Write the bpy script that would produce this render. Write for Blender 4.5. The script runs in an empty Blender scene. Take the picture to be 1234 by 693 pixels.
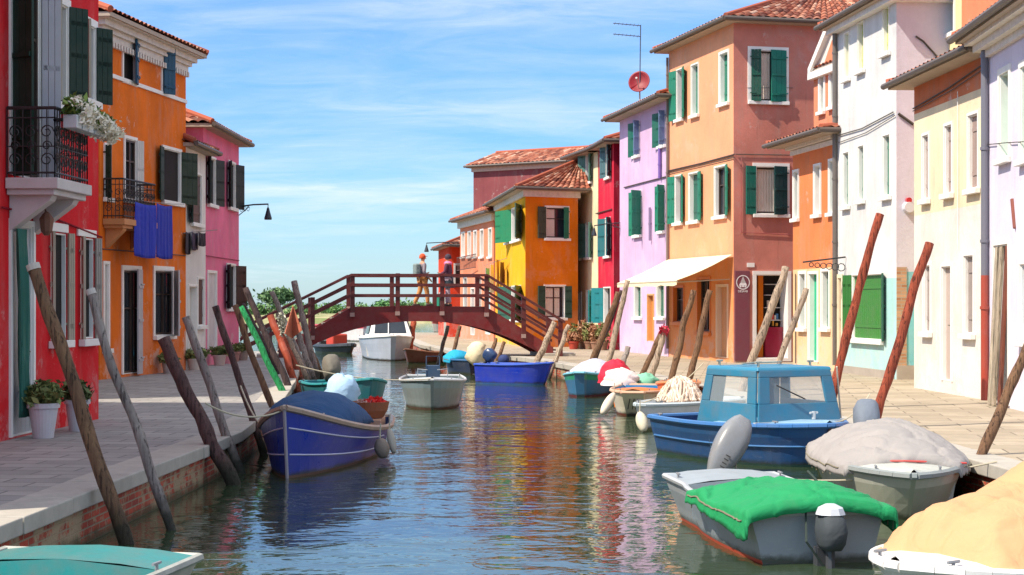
import bpy, bmesh, math, random
import numpy as np
from mathutils import Vector, Matrix, noise as mnoise
R = math.radians
S = bpy.context.scene
# ------------------------------------------------------------------ camera, light, exposure
CZ = 2.05; F = 2000.0; HY = 367.0; CX = 617.0
cam_d = bpy.data.cameras.new('camera'); cam = bpy.data.objects.new('camera', cam_d)
S.collection.objects.link(cam); S.camera = cam
cam.location = (0, 0, CZ); cam.rotation_euler = (R(90), 0, 0)
cam_d.sensor_width = 36; cam_d.lens = 36*F/1234; cam_d.shift_y = (HY-346.5)/1234; cam_d.clip_end = 6000
SUN_EL = 50.0; SH = (0.87, 0.49)
w = bpy.data.worlds.new('World'); S.world = w; w.use_nodes = True
nt = w.node_tree; nt.nodes.clear()
wo = nt.nodes.new('ShaderNodeOutputWorld'); bg = nt.nodes.new('ShaderNodeBackground')
sky = nt.nodes.new('ShaderNodeTexSky'); sky.sky_type = 'NISHITA'; sky.sun_disc = False
sky.sun_elevation = R(SUN_EL); sky.sun_rotation = math.atan2(-SH[0], -SH[1]); sky.air_density = 1.1; sky.dust_density = .5; sky.ozone_density = 2.2
bg.inputs[1].default_value = .15
def N(t, k, **kw):
    n = t.nodes.new(k)
    for a, b in kw.items(): setattr(n, a, b)
    return n
geo = N(nt, 'ShaderNodeTexCoord'); sep = N(nt, 'ShaderNodeSeparateXYZ'); nt.links.new(geo.outputs['Generated'], sep.inputs[0])
def M2(t, op, a, b=None, c=None):
    n = t.nodes.new('ShaderNodeMath'); n.operation = op
    for i, v in enumerate((a, b, c)):
        if v is None: continue
        if isinstance(v, (int, float)): n.inputs[i].default_value = v
        else: t.links.new(v, n.inputs[i])
    return n.outputs[0]
def ramp(t, fac, *stops):
    r = t.nodes.new('ShaderNodeValToRGB'); t.links.new(fac, r.inputs[0])
    while len(r.color_ramp.elements) < len(stops): r.color_ramp.elements.new(.5)
    for e, (p, c) in zip(r.color_ramp.elements, stops):
        e.position = p; e.color = (c, c, c, 1) if isinstance(c, (int, float)) else (*c, 1)
    return r.outputs[0]
zc = M2(nt, 'MAXIMUM', sep.outputs[2], .0); zz = M2(nt, 'ADD', zc, .26)
px_ = M2(nt, 'DIVIDE', sep.outputs[0], zz); py_ = M2(nt, 'DIVIDE', sep.outputs[1], zz)
cmb = N(nt, 'ShaderNodeCombineXYZ'); nt.links.new(px_, cmb.inputs[0]); nt.links.new(py_, cmb.inputs[1])
mp = N(nt, 'ShaderNodeMapping'); mp.inputs['Rotation'].default_value = (0, 0, R(-28)); mp.inputs['Scale'].default_value = (.9, 2.6, 1); mp.inputs['Location'].default_value = (1.7, .6, 0)
nt.links.new(cmb.outputs[0], mp.inputs[0])
def wn(scale, det, rough, dist):
    n = N(nt, 'ShaderNodeTexNoise'); n.inputs['Scale'].default_value = scale; n.inputs['Detail'].default_value = det
    n.inputs['Roughness'].default_value = rough; n.inputs['Distortion'].default_value = dist
    nt.links.new(mp.outputs[0], n.inputs['Vector']); return n.outputs[0]
c1 = ramp(nt, wn(1.25, 7, .56, .5), (.36, 0.), (.72, 1.)); c2 = ramp(nt, wn(5., 9, .66, .9), (.30, .25), (.72, 1.))
cf = M2(nt, 'MULTIPLY', c1, c2); cf = M2(nt, 'MULTIPLY', cf, .78)
ov = ramp(nt, sep.outputs[2], (.17, .0), (.36, 1.)); ovc = M2(nt, 'MULTIPLY', ov, ramp(nt, wn(1.3, 6, .6, .4), (.34, 0.), (.56, 1.)))  # overhead cloud added above the view to brighten and whiten the ambient light
hz = ramp(nt, sep.outputs[2], (0., .22), (.05, .10), (.12, .0)); cf = M2(nt, 'MAXIMUM', M2(nt, 'MAXIMUM', cf, hz), ovc)
mx = N(nt, 'ShaderNodeMix', data_type='RGBA'); mx.clamp_factor = True
tint = N(nt, 'ShaderNodeMix', data_type='RGBA', blend_type='MULTIPLY'); tint.inputs[0].default_value = 1
nt.links.new(sky.outputs[0], tint.inputs[6])
gr = ramp(nt, sep.outputs[2], (0., (.36, .55, .78)), (.10, (.25, .45, .70)), (.20, (.25, .46, .76)), (.6, (.5, .75, 1.))); nt.links.new(gr, tint.inputs[7])
nt.links.new(cf, mx.inputs[0]); nt.links.new(tint.outputs[2], mx.inputs[6]); mx.inputs[7].default_value = (3.9, 4.1, 4.4, 1)
nt.links.new(mx.outputs[2], bg.inputs[0]); nt.links.new(bg.outputs[0], wo.inputs[0])
sd = bpy.data.lights.new('sun', 'SUN'); sd.energy = 3.7; sd.angle = R(.53); sd.color = (1, .91, .77)
so = bpy.data.objects.new('sun', sd); S.collection.objects.link(so)
ce = math.cos(R(SUN_EL)); hn = math.hypot(*SH)
so.rotation_euler = Vector((SH[0]/hn*ce, SH[1]/hn*ce, -math.sin(R(SUN_EL)))).to_track_quat('-Z', 'Y').to_euler(); so.location = (-20, -10, 30)
S.view_settings.view_transform = 'Standard'; S.view_settings.look = 'None'; S.view_settings.gamma = 1; S.view_settings.exposure = .85
S.cycles.max_bounces = 8; S.cycles.diffuse_bounces = 4
random.seed(7); rnd = random.random
def U(a, b): return a+(b-a)*rnd()

# ------------------------------------------------------------------ materials
def lin(c): return c/12.92 if c <= .04045 else ((c+.055)/1.055)**2.4
def hx(s): return tuple(lin(int(s[i:i+2], 16)/255) for i in (0, 2, 4))
def base_mat(name):
    m = bpy.data.materials.new(name); m.use_nodes = True; t = m.node_tree; return m, t, t.nodes['Principled BSDF']
def noise(t, scale, det=5, rough=.55, vec=None, dist=0):
    n = t.nodes.new('ShaderNodeTexNoise'); n.inputs['Scale'].default_value = scale; n.inputs['Detail'].default_value = det
    n.inputs['Roughness'].default_value = rough; n.inputs['Distortion'].default_value = dist
    if vec is None:
        c = t.nodes.new('ShaderNodeTexCoord'); vec = c.outputs['Object']
    t.links.new(vec, n.inputs['Vector']); return n.outputs[0]
def mixc(t, f, a, b, bt='MIX'):
    m = t.nodes.new('ShaderNodeMix'); m.data_type = 'RGBA'; m.blend_type = bt
    for i, v in ((0, f), (6, a), (7, b)):
        if isinstance(v, (int, float)): m.inputs[i].default_value = v
        elif isinstance(v, tuple): m.inputs[i].default_value = (*v, 1)
        else: t.links.new(v, m.inputs[i])
    return m.outputs[2]
def bump(t, b, h, s, d=.02):
    n = t.nodes.new('ShaderNodeBump'); n.inputs['Strength'].default_value = s; n.inputs['Distance'].default_value = d
    t.links.new(h, n.inputs['Height']); t.links.new(n.outputs[0], b.inputs['Normal']); return n
def coords(t, scale=(1, 1, 1), kind='Object'):
    c = t.nodes.new('ShaderNodeTexCoord'); m = t.nodes.new('ShaderNodeMapping'); m.inputs['Scale'].default_value = scale
    t.links.new(c.outputs[kind], m.inputs[0]); return m.outputs[0]
def sc(c, k): return tuple(min(1, x*k) for x in c)
_M = {}
def plaster(col, wear=.5):
    k = ('pl', col, wear)
    if k in _M: return _M[k]
    m, t, b = base_mat('plaster_'+col); wear = wear*.8+.12; c = hx(col)
    big = ramp(t, noise(t, .7, 6, .6), (.3, 0.), (.7, 1.)); fine = noise(t, 9, 6, .65)
    streak = ramp(t, noise(t, 1.0, 6, .65, coords(t, (2.6, 2.6, .5))), (.5, 0.), (.75, 1.))
    o = mixc(t, big, sc(c, 1-.42*wear), sc(c, 1+.18*wear))
    o = mixc(t, M2(t, 'MULTIPLY', streak, min(1., 1.05*wear)), o, mixc(t, .5, sc(c, .75), (.42, .37, .32)))
    tc = t.nodes.new('ShaderNodeTexCoord'); sz = t.nodes.new('ShaderNodeSeparateXYZ'); t.links.new(tc.outputs['Object'], sz.inputs[0])
    low = M2(t, 'MULTIPLY', M2(t, 'MAXIMUM', M2(t, 'SUBTRACT', 1.6, sz.outputs[2]), 0.), .075)
    patch = ramp(t, M2(t, 'ADD', noise(t, 1.6, 9, .72), low), (.62, 0.), (.66, 1.))
    o = mixc(t, M2(t, 'MULTIPLY', patch, min(1., 1.5*wear)), o, mixc(t, .6, sc(c, 1.1), (.50, .46, .42)))
    pe = ramp(t, M2(t, 'ADD', noise(t, .55, 10, .74, None, .3), M2(t, 'MULTIPLY', low, .8)), (.56, 0.), (.60, 1.)); gry = (c[0]+c[1]+c[2])/3
    o = mixc(t, M2(t, 'MULTIPLY', pe, min(1., .8*wear)), o, tuple(x*.72+gry*.35 for x in c))
    dr = ramp(t, noise(t, 2.2, 8, .75, coords(t, (3.5, 3.5, .35))), (.58, 0.), (.66, 1.)); o = mixc(t, M2(t, 'MULTIPLY', dr, min(1., .6*wear)), o, sc(c, .5))
    o = mixc(t, M2(t, 'MULTIPLY', fine, .3), o, sc(c, .62))
    t.links.new(o, b.inputs['Base Color']); b.inputs['Roughness'].default_value = .9; b.inputs['Specular IOR Level'].default_value = .2
    bump(t, b, noise(t, 14, 8, .7), .5, .015); _M[k] = m; return m
def paint(col, rough=.5, wear=.4, spec=.4, name='paint', sc_=3.0):
    k = ('pt', col, rough, wear, spec)
    if k in _M: return _M[k]
    m, t, b = base_mat(name+'_'+col); c = hx(col)
    n = ramp(t, noise(t, sc_, 7, .65), (.3, 0.), (.75, 1.)); f = noise(t, 25, 5, .7)
    o = mixc(t, M2(t, 'MULTIPLY', n, wear), c, mixc(t, .35, sc(c, .6), (.3, .28, .25)))
    o = mixc(t, M2(t, 'MULTIPLY', f, .25*wear), o, sc(c, .5))
    if name == 'hull_paint':
        tc = t.nodes.new('ShaderNodeTexCoord'); sz = t.nodes.new('ShaderNodeSeparateXYZ'); t.links.new(tc.outputs['Object'], sz.inputs[0])
        zz_ = M2(t, 'ADD', sz.outputs[2], M2(t, 'MULTIPLY', noise(t, 4, 7, .75), .14)); o = mixc(t, ramp(t, zz_, (.10, .85), (.155, 0.)), o, (.035, .04, .018))
        scf = ramp(t, noise(t, 4, 8, .8, coords(t, (1.5, .6, 7))), (.60, 0.), (.66, 1.)); o = mixc(t, M2(t, 'MULTIPLY', scf, .5), o, mixc(t, .5, sc(c, 1.5), (.4, .38, .35)))
    t.links.new(o, b.inputs['Base Color']); b.inputs['Specular IOR Level'].default_value = spec
    t.links.new(M2(t, 'ADD', M2(t, 'MULTIPLY', n, .2), rough-.1), b.inputs['Roughness'])
    bump(t, b, f, .25, .006); _M[k] = m; return m
def cloth(col, wear=.5):
    k = ('cl', col)
    if k in _M: return _M[k]
    m, t, b = base_mat('cloth_'+col); c = hx(col)
    n = noise(t, 2.2, 7, .65, None, .6); st = ramp(t, noise(t, 7, 8, .7), (.52, 0.), (.7, 1.))
    o = mixc(t, n, sc(c, .85), sc(c, 1.1)); o = mixc(t, M2(t, 'MULTIPLY', st, .3*wear), o, sc(mixn(c, (.35, .3, .25), .35), .8))
    t.links.new(o, b.inputs['Base Color']); b.inputs['Roughness'].default_value = .8
    bump(t, b, noise(t, 3, 3, .5, None, 1.2), .55, .05); _M[k] = m; return m
def mixn(a, b, f): return tuple(x*(1-f)+y*f for x, y in zip(a, b))
def glass():
    if 'glass' in _M: return _M['glass']
    m, t, b = base_mat('window_glass'); n = noise(t, 1.3, 3)
    t.links.new(mixc(t, n, (.012, .016, .02), (.05, .06, .07)), b.inputs['Base Color']); b.inputs['Roughness'].default_value = .08
    bump(t, b, noise(t, 2, 2), .05, .02); _M['glass'] = m; return m
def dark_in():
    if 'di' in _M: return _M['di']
    m, t, b = base_mat('painted_room_shade'); t.links.new(mixc(t, noise(t, 1.5, 3), (.008, .008, .009), (.035, .03, .028)), b.inputs['Base Color']); b.inputs['Roughness'].default_value = .7; b.inputs['Specular IOR Level'].default_value = .15; _M['di'] = m; return m  # near-black colour painted in for the shade of unlit rooms
def clear_glass():
    if 'cg' in _M: return _M['cg']
    m, t, b = base_mat('clear_glass'); b.inputs['Base Color'].default_value = (.75, .85, .88, 1)
    b.inputs['Roughness'].default_value = .03; b.inputs['Alpha'].default_value = .25; _M['cg'] = m; return m
def tilemat(tone=1.0, hue=(1, 1, 1)):
    k = ('tile', tone, hue)
    if k in _M: return _M[k]
    m, t, b = base_mat('roof_tile')
    uv = t.nodes.new('ShaderNodeUVMap'); fl = t.nodes.new('ShaderNodeVectorMath'); fl.operation = 'FLOOR'; t.links.new(uv.outputs[0], fl.inputs[0])
    wnz = t.nodes.new('ShaderNodeTexWhiteNoise'); t.links.new(fl.outputs[0], wnz.inputs['Vector'])
    o = t.nodes.new('ShaderNodeValToRGB'); t.links.new(wnz.outputs['Value'], o.inputs[0])
    cs = [(0, '5e2c20'), (.3, '8a4630'), (.6, 'a8644a'), (.85, 'bd8a70'), (1, 'cfb09a')]
    while len(o.color_ramp.elements) < 5: o.color_ramp.elements.new(.5)
    for e, (p, c) in zip(o.color_ramp.elements, cs):
        e.position = p; e.color = (*[a*tone*h for a, h in zip(hx(c), hue)], 1)
    li = ramp(t, noise(t, 6, 7, .7), (.52, 0.), (.68, 1.))
    c = mixc(t, M2(t, 'MULTIPLY', li, .6), o.outputs[0], sc((.20, .17, .13), tone))
    t.links.new(c, b.inputs['Base Color']); b.inputs['Roughness'].default_value = .9; bump(t, b, noise(t, 30, 5, .7), .4, .01); _M[k] = m; return m
def woodpole(c1, c2, dark=.5, weed=False):
    k = ('wp', c1, c2, weed)
    if k in _M: return _M[k]
    m, t, b = base_mat('weathered_pole')
    g = noise(t, 3, 8, .7, coords(t, (9, 9, .7)), .6); big = ramp(t, noise(t, 1.5, 5), (.35, 0.), (.65, 1.))
    o = mixc(t, ramp(t, g, (.3, 0.), (.7, 1.)), hx(c1), hx(c2)); o = mixc(t, M2(t, 'MULTIPLY', big, dark), o, sc(hx(c1), .45))
    t.links.new(o, b.inputs['Base Color']); b.inputs['Roughness'].default_value = .85; 
    ck = ramp(t, noise(t, 2, 6, .7, coords(t, (22, 22, .9)), .4), (.56, 0.), (.62, 1.)); o2 = mixc(t, M2(t, 'MULTIPLY', ck, .7), o, sc(hx(c1), .25))
    if weed:
        tc = t.nodes.new('ShaderNodeTexCoord'); sz = t.nodes.new('ShaderNodeSeparateXYZ'); t.links.new(tc.outputs['Object'], sz.inputs[0])
        o2 = mixc(t, ramp(t, M2(t, 'ADD', sz.outputs[2], M2(t, 'MULTIPLY', noise(t, 5, 5, .7), .35)), (.30, .9), (.55, 0.)), o2, (.022, .024, .012))
    t.links.new(o2, b.inputs['Base Color'])
    bump(t, b, M2(t, 'SUBTRACT', g, ck), 1.0, .03); _M[k] = m; return m
def leafmat(a, b_, name='foliage'):
    k = ('lf', a, b_)
    if k in _M: return _M[k]
    m, t, b = base_mat(name); g = t.nodes.new('ShaderNodeNewGeometry')
    t.links.new(mixc(t, g.outputs['Random Per Island'], hx(a), hx(b_)), b.inputs['Base Color']); b.inputs['Roughness'].default_value = .6
    b.inputs['Specular IOR Level'].default_value = .3; _M[k] = m; return m
def paving(name, ca, cb, cm, bw, bh, rot=0):
    m, t, b = base_mat(name)
    c = t.nodes.new('ShaderNodeTexCoord'); mpp = t.nodes.new('ShaderNodeMapping'); mpp.inputs['Rotation'].default_value = (0, 0, R(rot)); t.links.new(c.outputs['Object'], mpp.inputs[0])
    br = t.nodes.new('ShaderNodeTexBrick'); va = t.nodes.new('ShaderNodeVectorMath'); va.operation = 'ADD'; t.links.new(mpp.outputs[0], va.inputs[0]); nn_ = t.nodes.new('ShaderNodeTexNoise'); nn_.inputs['Scale'].default_value = 2.2; nn_.inputs['Detail'].default_value = 5; vs = t.nodes.new('ShaderNodeVectorMath'); vs.operation = 'SCALE'; vs.inputs['Scale'].default_value = .07; t.links.new(nn_.outputs['Color'], vs.inputs[0]); t.links.new(vs.outputs[0], va.inputs[1]); t.links.new(va.outputs[0], br.inputs[0])
    br.inputs['Color1'].default_value = (*ca, 1); br.inputs['Color2'].default_value = (*cb, 1); br.inputs['Mortar'].default_value = (*cm, 1)
    br.inputs['Scale'].default_value = 1; br.inputs['Brick Width'].default_value = bw; br.inputs['Row Height'].default_value = bh; br.inputs['Mortar Size'].default_value = .012; br.inputs['Mortar Smooth'].default_value = .3
    n = noise(t, 1.3, 8, .65); n2 = noise(t, 12, 6, .7)
    o = mixc(t, M2(t, 'MULTIPLY', ramp(t, n, (.42, 0.), (.62, 1.)), .55), br.outputs[0], sc(ca, .55)); o = mixc(t, M2(t, 'MULTIPLY', n2, .4), o, sc(cb, .6))
    t.links.new(o, b.inputs['Base Color']); b.inputs['Roughness'].default_value = .8
    h = M2(t, 'SUBTRACT', M2(t, 'MULTIPLY', n2, .3), br.outputs['Fac']); bump(t, b, h, .6, .012); return m
def quaywall():
    m, t, b = base_mat('quay_brick')
    c = t.nodes.new('ShaderNodeTexCoord'); s = t.nodes.new('ShaderNodeSeparateXYZ'); t.links.new(c.outputs['Object'], s.inputs[0])
    k = t.nodes.new('ShaderNodeCombineXYZ'); t.links.new(s.outputs[1], k.inputs[0]); t.links.new(s.outputs[2], k.inputs[1])
    br = t.nodes.new('ShaderNodeTexBrick'); t.links.new(k.outputs[0], br.inputs[0])
    br.inputs['Color1'].default_value = (*hx('b8452c'), 1); br.inputs['Color2'].default_value = (*hx('8a3322'), 1); br.inputs['Mortar'].default_value = (*hx('8d7c66'), 1)
    br.inputs['Scale'].default_value = 1; br.inputs['Brick Width'].default_value = .24; br.inputs['Row Height'].default_value = .065; br.inputs['Mortar Size'].default_value = .008
    n = noise(t, 2.0, 8, .7); z = M2(t, 'ADD', s.outputs[2], M2(t, 'MULTIPLY', noise(t, 3, 6, .7), .24))
    o = mixc(t, ramp(t, n, (.50, 0.), (.56, 1.)), br.outputs[0], hx('a08a6c'))
    o = mixc(t, ramp(t, z, (.28, 0.), (.32, .0)), o, hx('9c8b70'))
    alg = ramp(t, z, (.15, 1.), (.24, 0.)); o = mixc(t, M2(t, 'MULTIPLY', alg, .85), o, hx('3a3a1e'))
    t.links.new(o, b.inputs['Base Color']); b.inputs['Roughness'].default_value = .75
    bump(t, b, M2(t, 'SUBTRACT', noise(t, 14, 6, .7), br.outputs['Fac']), .8, .02); return m

# ------------------------------------------------------------------ mesh helper
col = S.collection
class MB:
    def __init__(s): s.v = []; s.f = []; s.m = []; s.uv = None; s.cur = 0
    def add(s, vs, fs, m=None):
        o = len(s.v); s.v += [tuple(x) for x in vs]; s.f += [tuple(i+o for i in f) for f in fs]; s.m += [s.cur if m is None else m]*len(fs); return s
    def hexa(s, p, m=None): return s.add(p, [(0, 3, 2, 1), (4, 5, 6, 7), (0, 1, 5, 4), (1, 2, 6, 5), (2, 3, 7, 6), (3, 0, 4, 7)], m)
    def box(s, a, b, m=None):
        (x0, y0, z0), (x1, y1, z1) = a, b
        return s.hexa([(x0, y0, z0), (x1, y0, z0), (x1, y1, z0), (x0, y1, z0), (x0, y0, z1), (x1, y0, z1), (x1, y1, z1), (x0, y1, z1)], m)
    def obox(s, o, ax, ay, az, m=None):
        o, ax, ay, az = map(Vector, (o, ax, ay, az))
        return s.hexa([o, o+ax, o+ax+ay, o+ay, o+az, o+ax+az, o+ax+ay+az, o+ay+az], m)
    def tube(s, pts, r, n=8, m=None, cap=True, jit=0):
        pts = [Vector(p) for p in pts]; rs = r if isinstance(r, (list, tuple)) else [r]*len(pts); o = len(s.v); k = len(pts)
        up = None
        for i, p in enumerate(pts):
            d = (pts[min(i+1, k-1)]-pts[max(i-1, 0)]).normalized()
            if up is None: up = d.orthogonal().normalized()
            up = (up-d*up.dot(d)).normalized(); b = d.cross(up)
            for j in range(n):
                a = 2*math.pi*j/n; rr = rs[i]*(1+(U(-jit, jit) if jit else 0)); s.v.append(tuple(p+(up*math.cos(a)+b*math.sin(a))*rr))
        fs = [(o+i*n+j, o+i*n+(j+1) % n, o+(i+1)*n+(j+1) % n, o+(i+1)*n+j) for i in range(k-1) for j in range(n)]
        if cap: fs += [tuple(o+j for j in reversed(range(n))), tuple(o+(k-1)*n+j for j in range(n))]
        s.f += fs; s.m += [s.cur if m is None else m]*len(fs); return s
    def lathe(s, c, prof, n=20, m=None):
        o = len(s.v); k = len(prof)
        for r, z in prof:
            for j in range(n):
                a = 2*math.pi*j/n; s.v.append((c[0]+r*math.cos(a), c[1]+r*math.sin(a), c[2]+z))
        fs = [(o+i*n+j, o+i*n+(j+1) % n, o+(i+1)*n+(j+1) % n, o+(i+1)*n+j) for i in range(k-1) for j in range(n)]
        fs += [tuple(o+j for j in reversed(range(n))), tuple(o+(k-1)*n+j for j in range(n))]
        s.f += fs; s.m += [s.cur if m is None else m]*len(fs); return s
    def grid(s, P, m=None, thick=None):
        """P: rows of points"""
        a, b = len(P), len(P[0]); o = len(s.v)
        for r in P: s.v += [tuple(x) for x in r]
        fs = [(o+i*b+j, o+i*b+j+1, o+(i+1)*b+j+1, o+(i+1)*b+j) for i in range(a-1) for j in range(b-1)]
        s.f += fs; s.m += [s.cur if m is None else m]*len(fs); return s
    def build(s, name, mats, parent=None, off=None, smooth=False, bevel=0, solid=0):
        if not s.v: return None
        me = bpy.data.meshes.new(name)
        ox = off if off is not None else (root_of(parent).location if parent is not None and not root_of(parent).get('_local') else (0, 0, 0))
        me.from_pydata([(x-ox[0], y-ox[1], z-ox[2]) for x, y, z in s.v], [], s.f)
        for mm in (mats if isinstance(mats, (list, tuple)) else [mats]): me.materials.append(mm)
        me.polygons.foreach_set('material_index', s.m)
        if smooth: me.polygons.foreach_set('use_smooth', [True]*len(s.f))
        if s.uv:
            l = me.uv_layers.new(name='UVMap'); l.data.foreach_set('uv', [c for f in s.f for i in f for c in s.uv[i]])
        me.update()
        o = bpy.data.objects.new(name, me); col.objects.link(o)
        if parent is not None: o.parent = parent
        if bevel:
            b = o.modifiers.new('bevel', 'BEVEL'); b.width = bevel; b.segments = 2; b.limit_method = 'ANGLE'; b.angle_limit = R(40)
        if solid:
            b = o.modifiers.new('solid', 'SOLIDIFY'); b.thickness = solid; b.offset = 0
        return o
def root_of(o):
    while o.parent is not None: o = o.parent
    return o
def tag(o, label=None, cat=None, group=None, kind=None):
    for k, v in (('label', label), ('category', cat), ('group', group), ('kind', kind)):
        if v: o[k] = v
    return o
def thing(name, label, cat, loc=(0, 0, 0), rz=0, group=None, local=False):
    o = bpy.data.objects.new(name, None); col.objects.link(o); o.location = loc; o.rotation_euler = (0, 0, rz); o.empty_display_size = .2
    if local: o['_local'] = 1
    return tag(o, label, cat, group)
def wp(px, py, Y): return Vector(((px-CX)*Y/F, Y, CZ+(HY-py)*Y/F))
def finish():
    for o in S.objects:
        if '_local' in o: del o['_local']
# foliage of small leaf quads
def leaves(mb, c, rad, n, size, m=0, clumps=10, shell=.5):
    cs = []
    for _ in range(clumps):
        v = Vector((random.gauss(0, 1), random.gauss(0, 1), random.gauss(0, 1))).normalized()*(U(.2, 1)**shell)
        cs.append((v, U(.22, .5)))
    for _ in range(n):
        v, k = random.choice(cs); q = v*.75+Vector((random.gauss(0, 1), random.gauss(0, 1), random.gauss(0, 1)))*k*.5
        p = Vector(c)+Vector((q.x*rad[0], q.y*rad[1], q.z*rad[2]))
        a = Vector((U(-1, 1), U(-1, 1), U(-1, 1))).normalized(); b = a.orthogonal().normalized(); b.rotate(Matrix.Rotation(U(0, 6.28), 3, a))
        s = size*U(.6, 1.3); a = a*s; b = b*s*.45
        mb.add([p-a, p-b, p+a, p+b], [(0, 1, 2, 3)], m)
# ------------------------------------------------------------------ setting
def struct(o): o['kind'] = 'structure'; return o
def water_mat():
    m, t, b = base_mat('canal_water')
    c = coords(t, (1.0, 1.3, 1)); c2_ = coords(t, (.55, 1.0, 1))
    n1 = noise(t, 1.6, 3, .5, c, .8); n2 = noise(t, .6, 3, .5, c2_, .4); n3 = noise(t, 6, 2, .5, c)
    h = M2(t, 'ADD', M2(t, 'ADD', M2(t, 'MULTIPLY', n1, .50), M2(t, 'MULTIPLY', n2, 1.0)), M2(t, 'MULTIPLY', n3, .10))
    b.inputs['Base Color'].default_value = (.034, .056, .026, 1); b.inputs['Roughness'].default_value = .035; b.inputs['IOR'].default_value = 1.38
    b.inputs['Specular IOR Level'].default_value = .95
    bump(t, b, h, 1.0, .027); return m
wm = water_mat()
struct(MB().add([(-2500, -60, 0), (2500, -60, 0), (2500, 5000, 0), (-2500, 5000, 0)], [(0, 1, 2, 3)]).build('water', wm))
QL = [(-3.95, 2), (-3.8, 10), (-3.5, 18.6), (-3.45, 21), (-3.8, 27), (-4.5, 34), (-5.3, 41), (-6.3, 49), (-7.4, 57)]
QR = [(5.5, 2), (5.1, 12), (4.85, 16), (4.35, 24), (3.75, 32), (2.95, 38), (1.7, 43), (.45, 50), (-2.0, 57), (-3.6, 66), (-4.9, 78), (-5.9, 95)]
def qx(Q, Y):
    for (x0, y0), (x1, y1) in zip(Q, Q[1:]):
        if y0 <= Y <= y1: return x0+(x1-x0)*(Y-y0)/(y1-y0)
    return Q[0][0] if Y < Q[0][1] else Q[-1][0]
ZQ = .45
def ground(name, Q, far, mat):
    mb = MB()
    for (x0, y0), (x1, y1) in zip(Q, Q[1:]):
        mb.add([(x0, y0, ZQ), (far, y0, ZQ), (far, y1, ZQ), (x1, y1, ZQ)], [(0, 1, 2, 3) if far > 0 else (3, 2, 1, 0)])
    (xe, ye) = Q[-1]
    mb.add([(xe, ye, ZQ), (far, ye, ZQ), (far, ye, -1), (xe, ye, -1)], [(0, 1, 2, 3)])
    return struct(mb.build(name, mat))
def quay(name, Q, s, mw, mc):
    wall = MB(); cap = MB()
    for (x0, y0), (x1, y1) in zip(Q, Q[1:]):
        wall.add([(x0, y0, -1), (x1, y1, -1), (x1, y1, ZQ-.1), (x0, y0, ZQ-.1)], [(0, 1, 2, 3)])
        L = math.hypot(x1-x0, y1-y0); n = max(1, round(L/1.25)); t = Vector(((x1-x0)/L, (y1-y0)/L, 0)); nn = Vector((t.y, -t.x, 0))*s
        for i in range(n):
            a = Vector((x0, y0, 0))+t*(L*i/n+.006); dz = U(-.003, .004)
            cap.obox(a+nn*U(.045, .06)+Vector((0, 0, ZQ-.13)), t*(L/n-.012), -nn*.44, Vector((0, 0, .137+dz)))
    o = wall.build(name+'_wall', mw); struct(o); c = cap.build(name+'_edge', mc, bevel=.012); struct(c)
pg = paving('stone_paving_shade_tint', hx('b0aaa2'), hx('94908c'), hx('5e5a56'), .62, .34, 4)  # left bank copy of the stone, its shade put into the grey colour
pw = paving('stone_paving_sunlit_tint', hx('bcac94'), hx('a2937c'), hx('6e6252'), .95, .5, 8)  # same stone for the right bank, sunlight put into the warm colour
istr = paint('b7b0a4', .8, .6, .2, 'istrian_stone', 5.0)
qw = quaywall()
ground('pavement', QL, -60, pg); ground('pavement', QR, 60, pw)
quay('quay', QL, 1, qw, istr); quay('quay', QR, -1, qw, istr)
# far shore
fs = MB(); nX = 60
P = []
for j, y in enumerate((185, 187, 200, 240, 300, 420)):
    P.append([(-120+240*i/nX, y, (-.3, .45, .8, 1.1, 1.3, .9)[j]+(mnoise.noise((i*.7, y*.1, 3))*.35 if j > 1 else 0)) for i in range(nX+1)])
m, t, b = base_mat('shore_ground'); b.inputs['Roughness'].default_value = 1
t.links.new(mixc(t, ramp(t, noise(t, .25, 6, .7), (.4, 0.), (.6, 1.)), hx('a59a72'), hx('6f7a46')), b.inputs['Base Color'])
struct(fs.grid(P).build('shore', m, smooth=True))

def tree(px, ytop, Y, wid, hgt, label, cat='tree', name='tree', group=None, trunk=.45, z0=.6, cols=('2f5a24', '6a9440'), n=1400, sz=.22, flat=1.0):
    x = (px-CX)*Y/F; zt = CZ+(HY-ytop)*Y/F; zb = z0
    r = thing(name, label, cat, (x, Y, zb), group=group); H = zt-zb; c = (x, Y, zb+H-hgt/2)
    tm = MB(); tm.tube([(x, Y, zb-.2), (x+.05, Y, zb+H*.3), (x+.1, Y, zb+H*.7)], [wid*.05, wid*.035, wid*.02], 7, jit=.1)
    for k in range(7):
        a = k*.9; tm.tube([(x+.05, Y, zb+H*(.3+.05*k)), (x+math.cos(a)*wid*.3, Y+math.sin(a)*wid*.3, zb+H*.62+.03*k*H)], [wid*.018, wid*.008], 5)
    tm.build('trunk', woodpole('5b4d40', '7c6b58'), r)
    f = MB(); leaves(f, c, (wid/2, wid/2, hgt/2), n, sz, clumps=22); f.build('crown', leafmat(*cols), r); return r
tree(334, 346, 175, 4.0, 1.9, 'round-headed pine tree on the far shore seen left of the bridge', n=2600, sz=.26, cols=('3a5a34', '6f8a58'), z0=.8)
tree(290, 350, 180, 2.6, 1.8, 'small dark tree on the far shore beside the pink house corner', n=900, cols=('2f5230', '4f7a48'))
tree(462, 362, 170, 3.0, 1.5, 'low green bush seen between the bridge rails left of centre', n=900, cols=('3a6a38', '6f9a58'), name='shore_bush', cat='bush')
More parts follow.
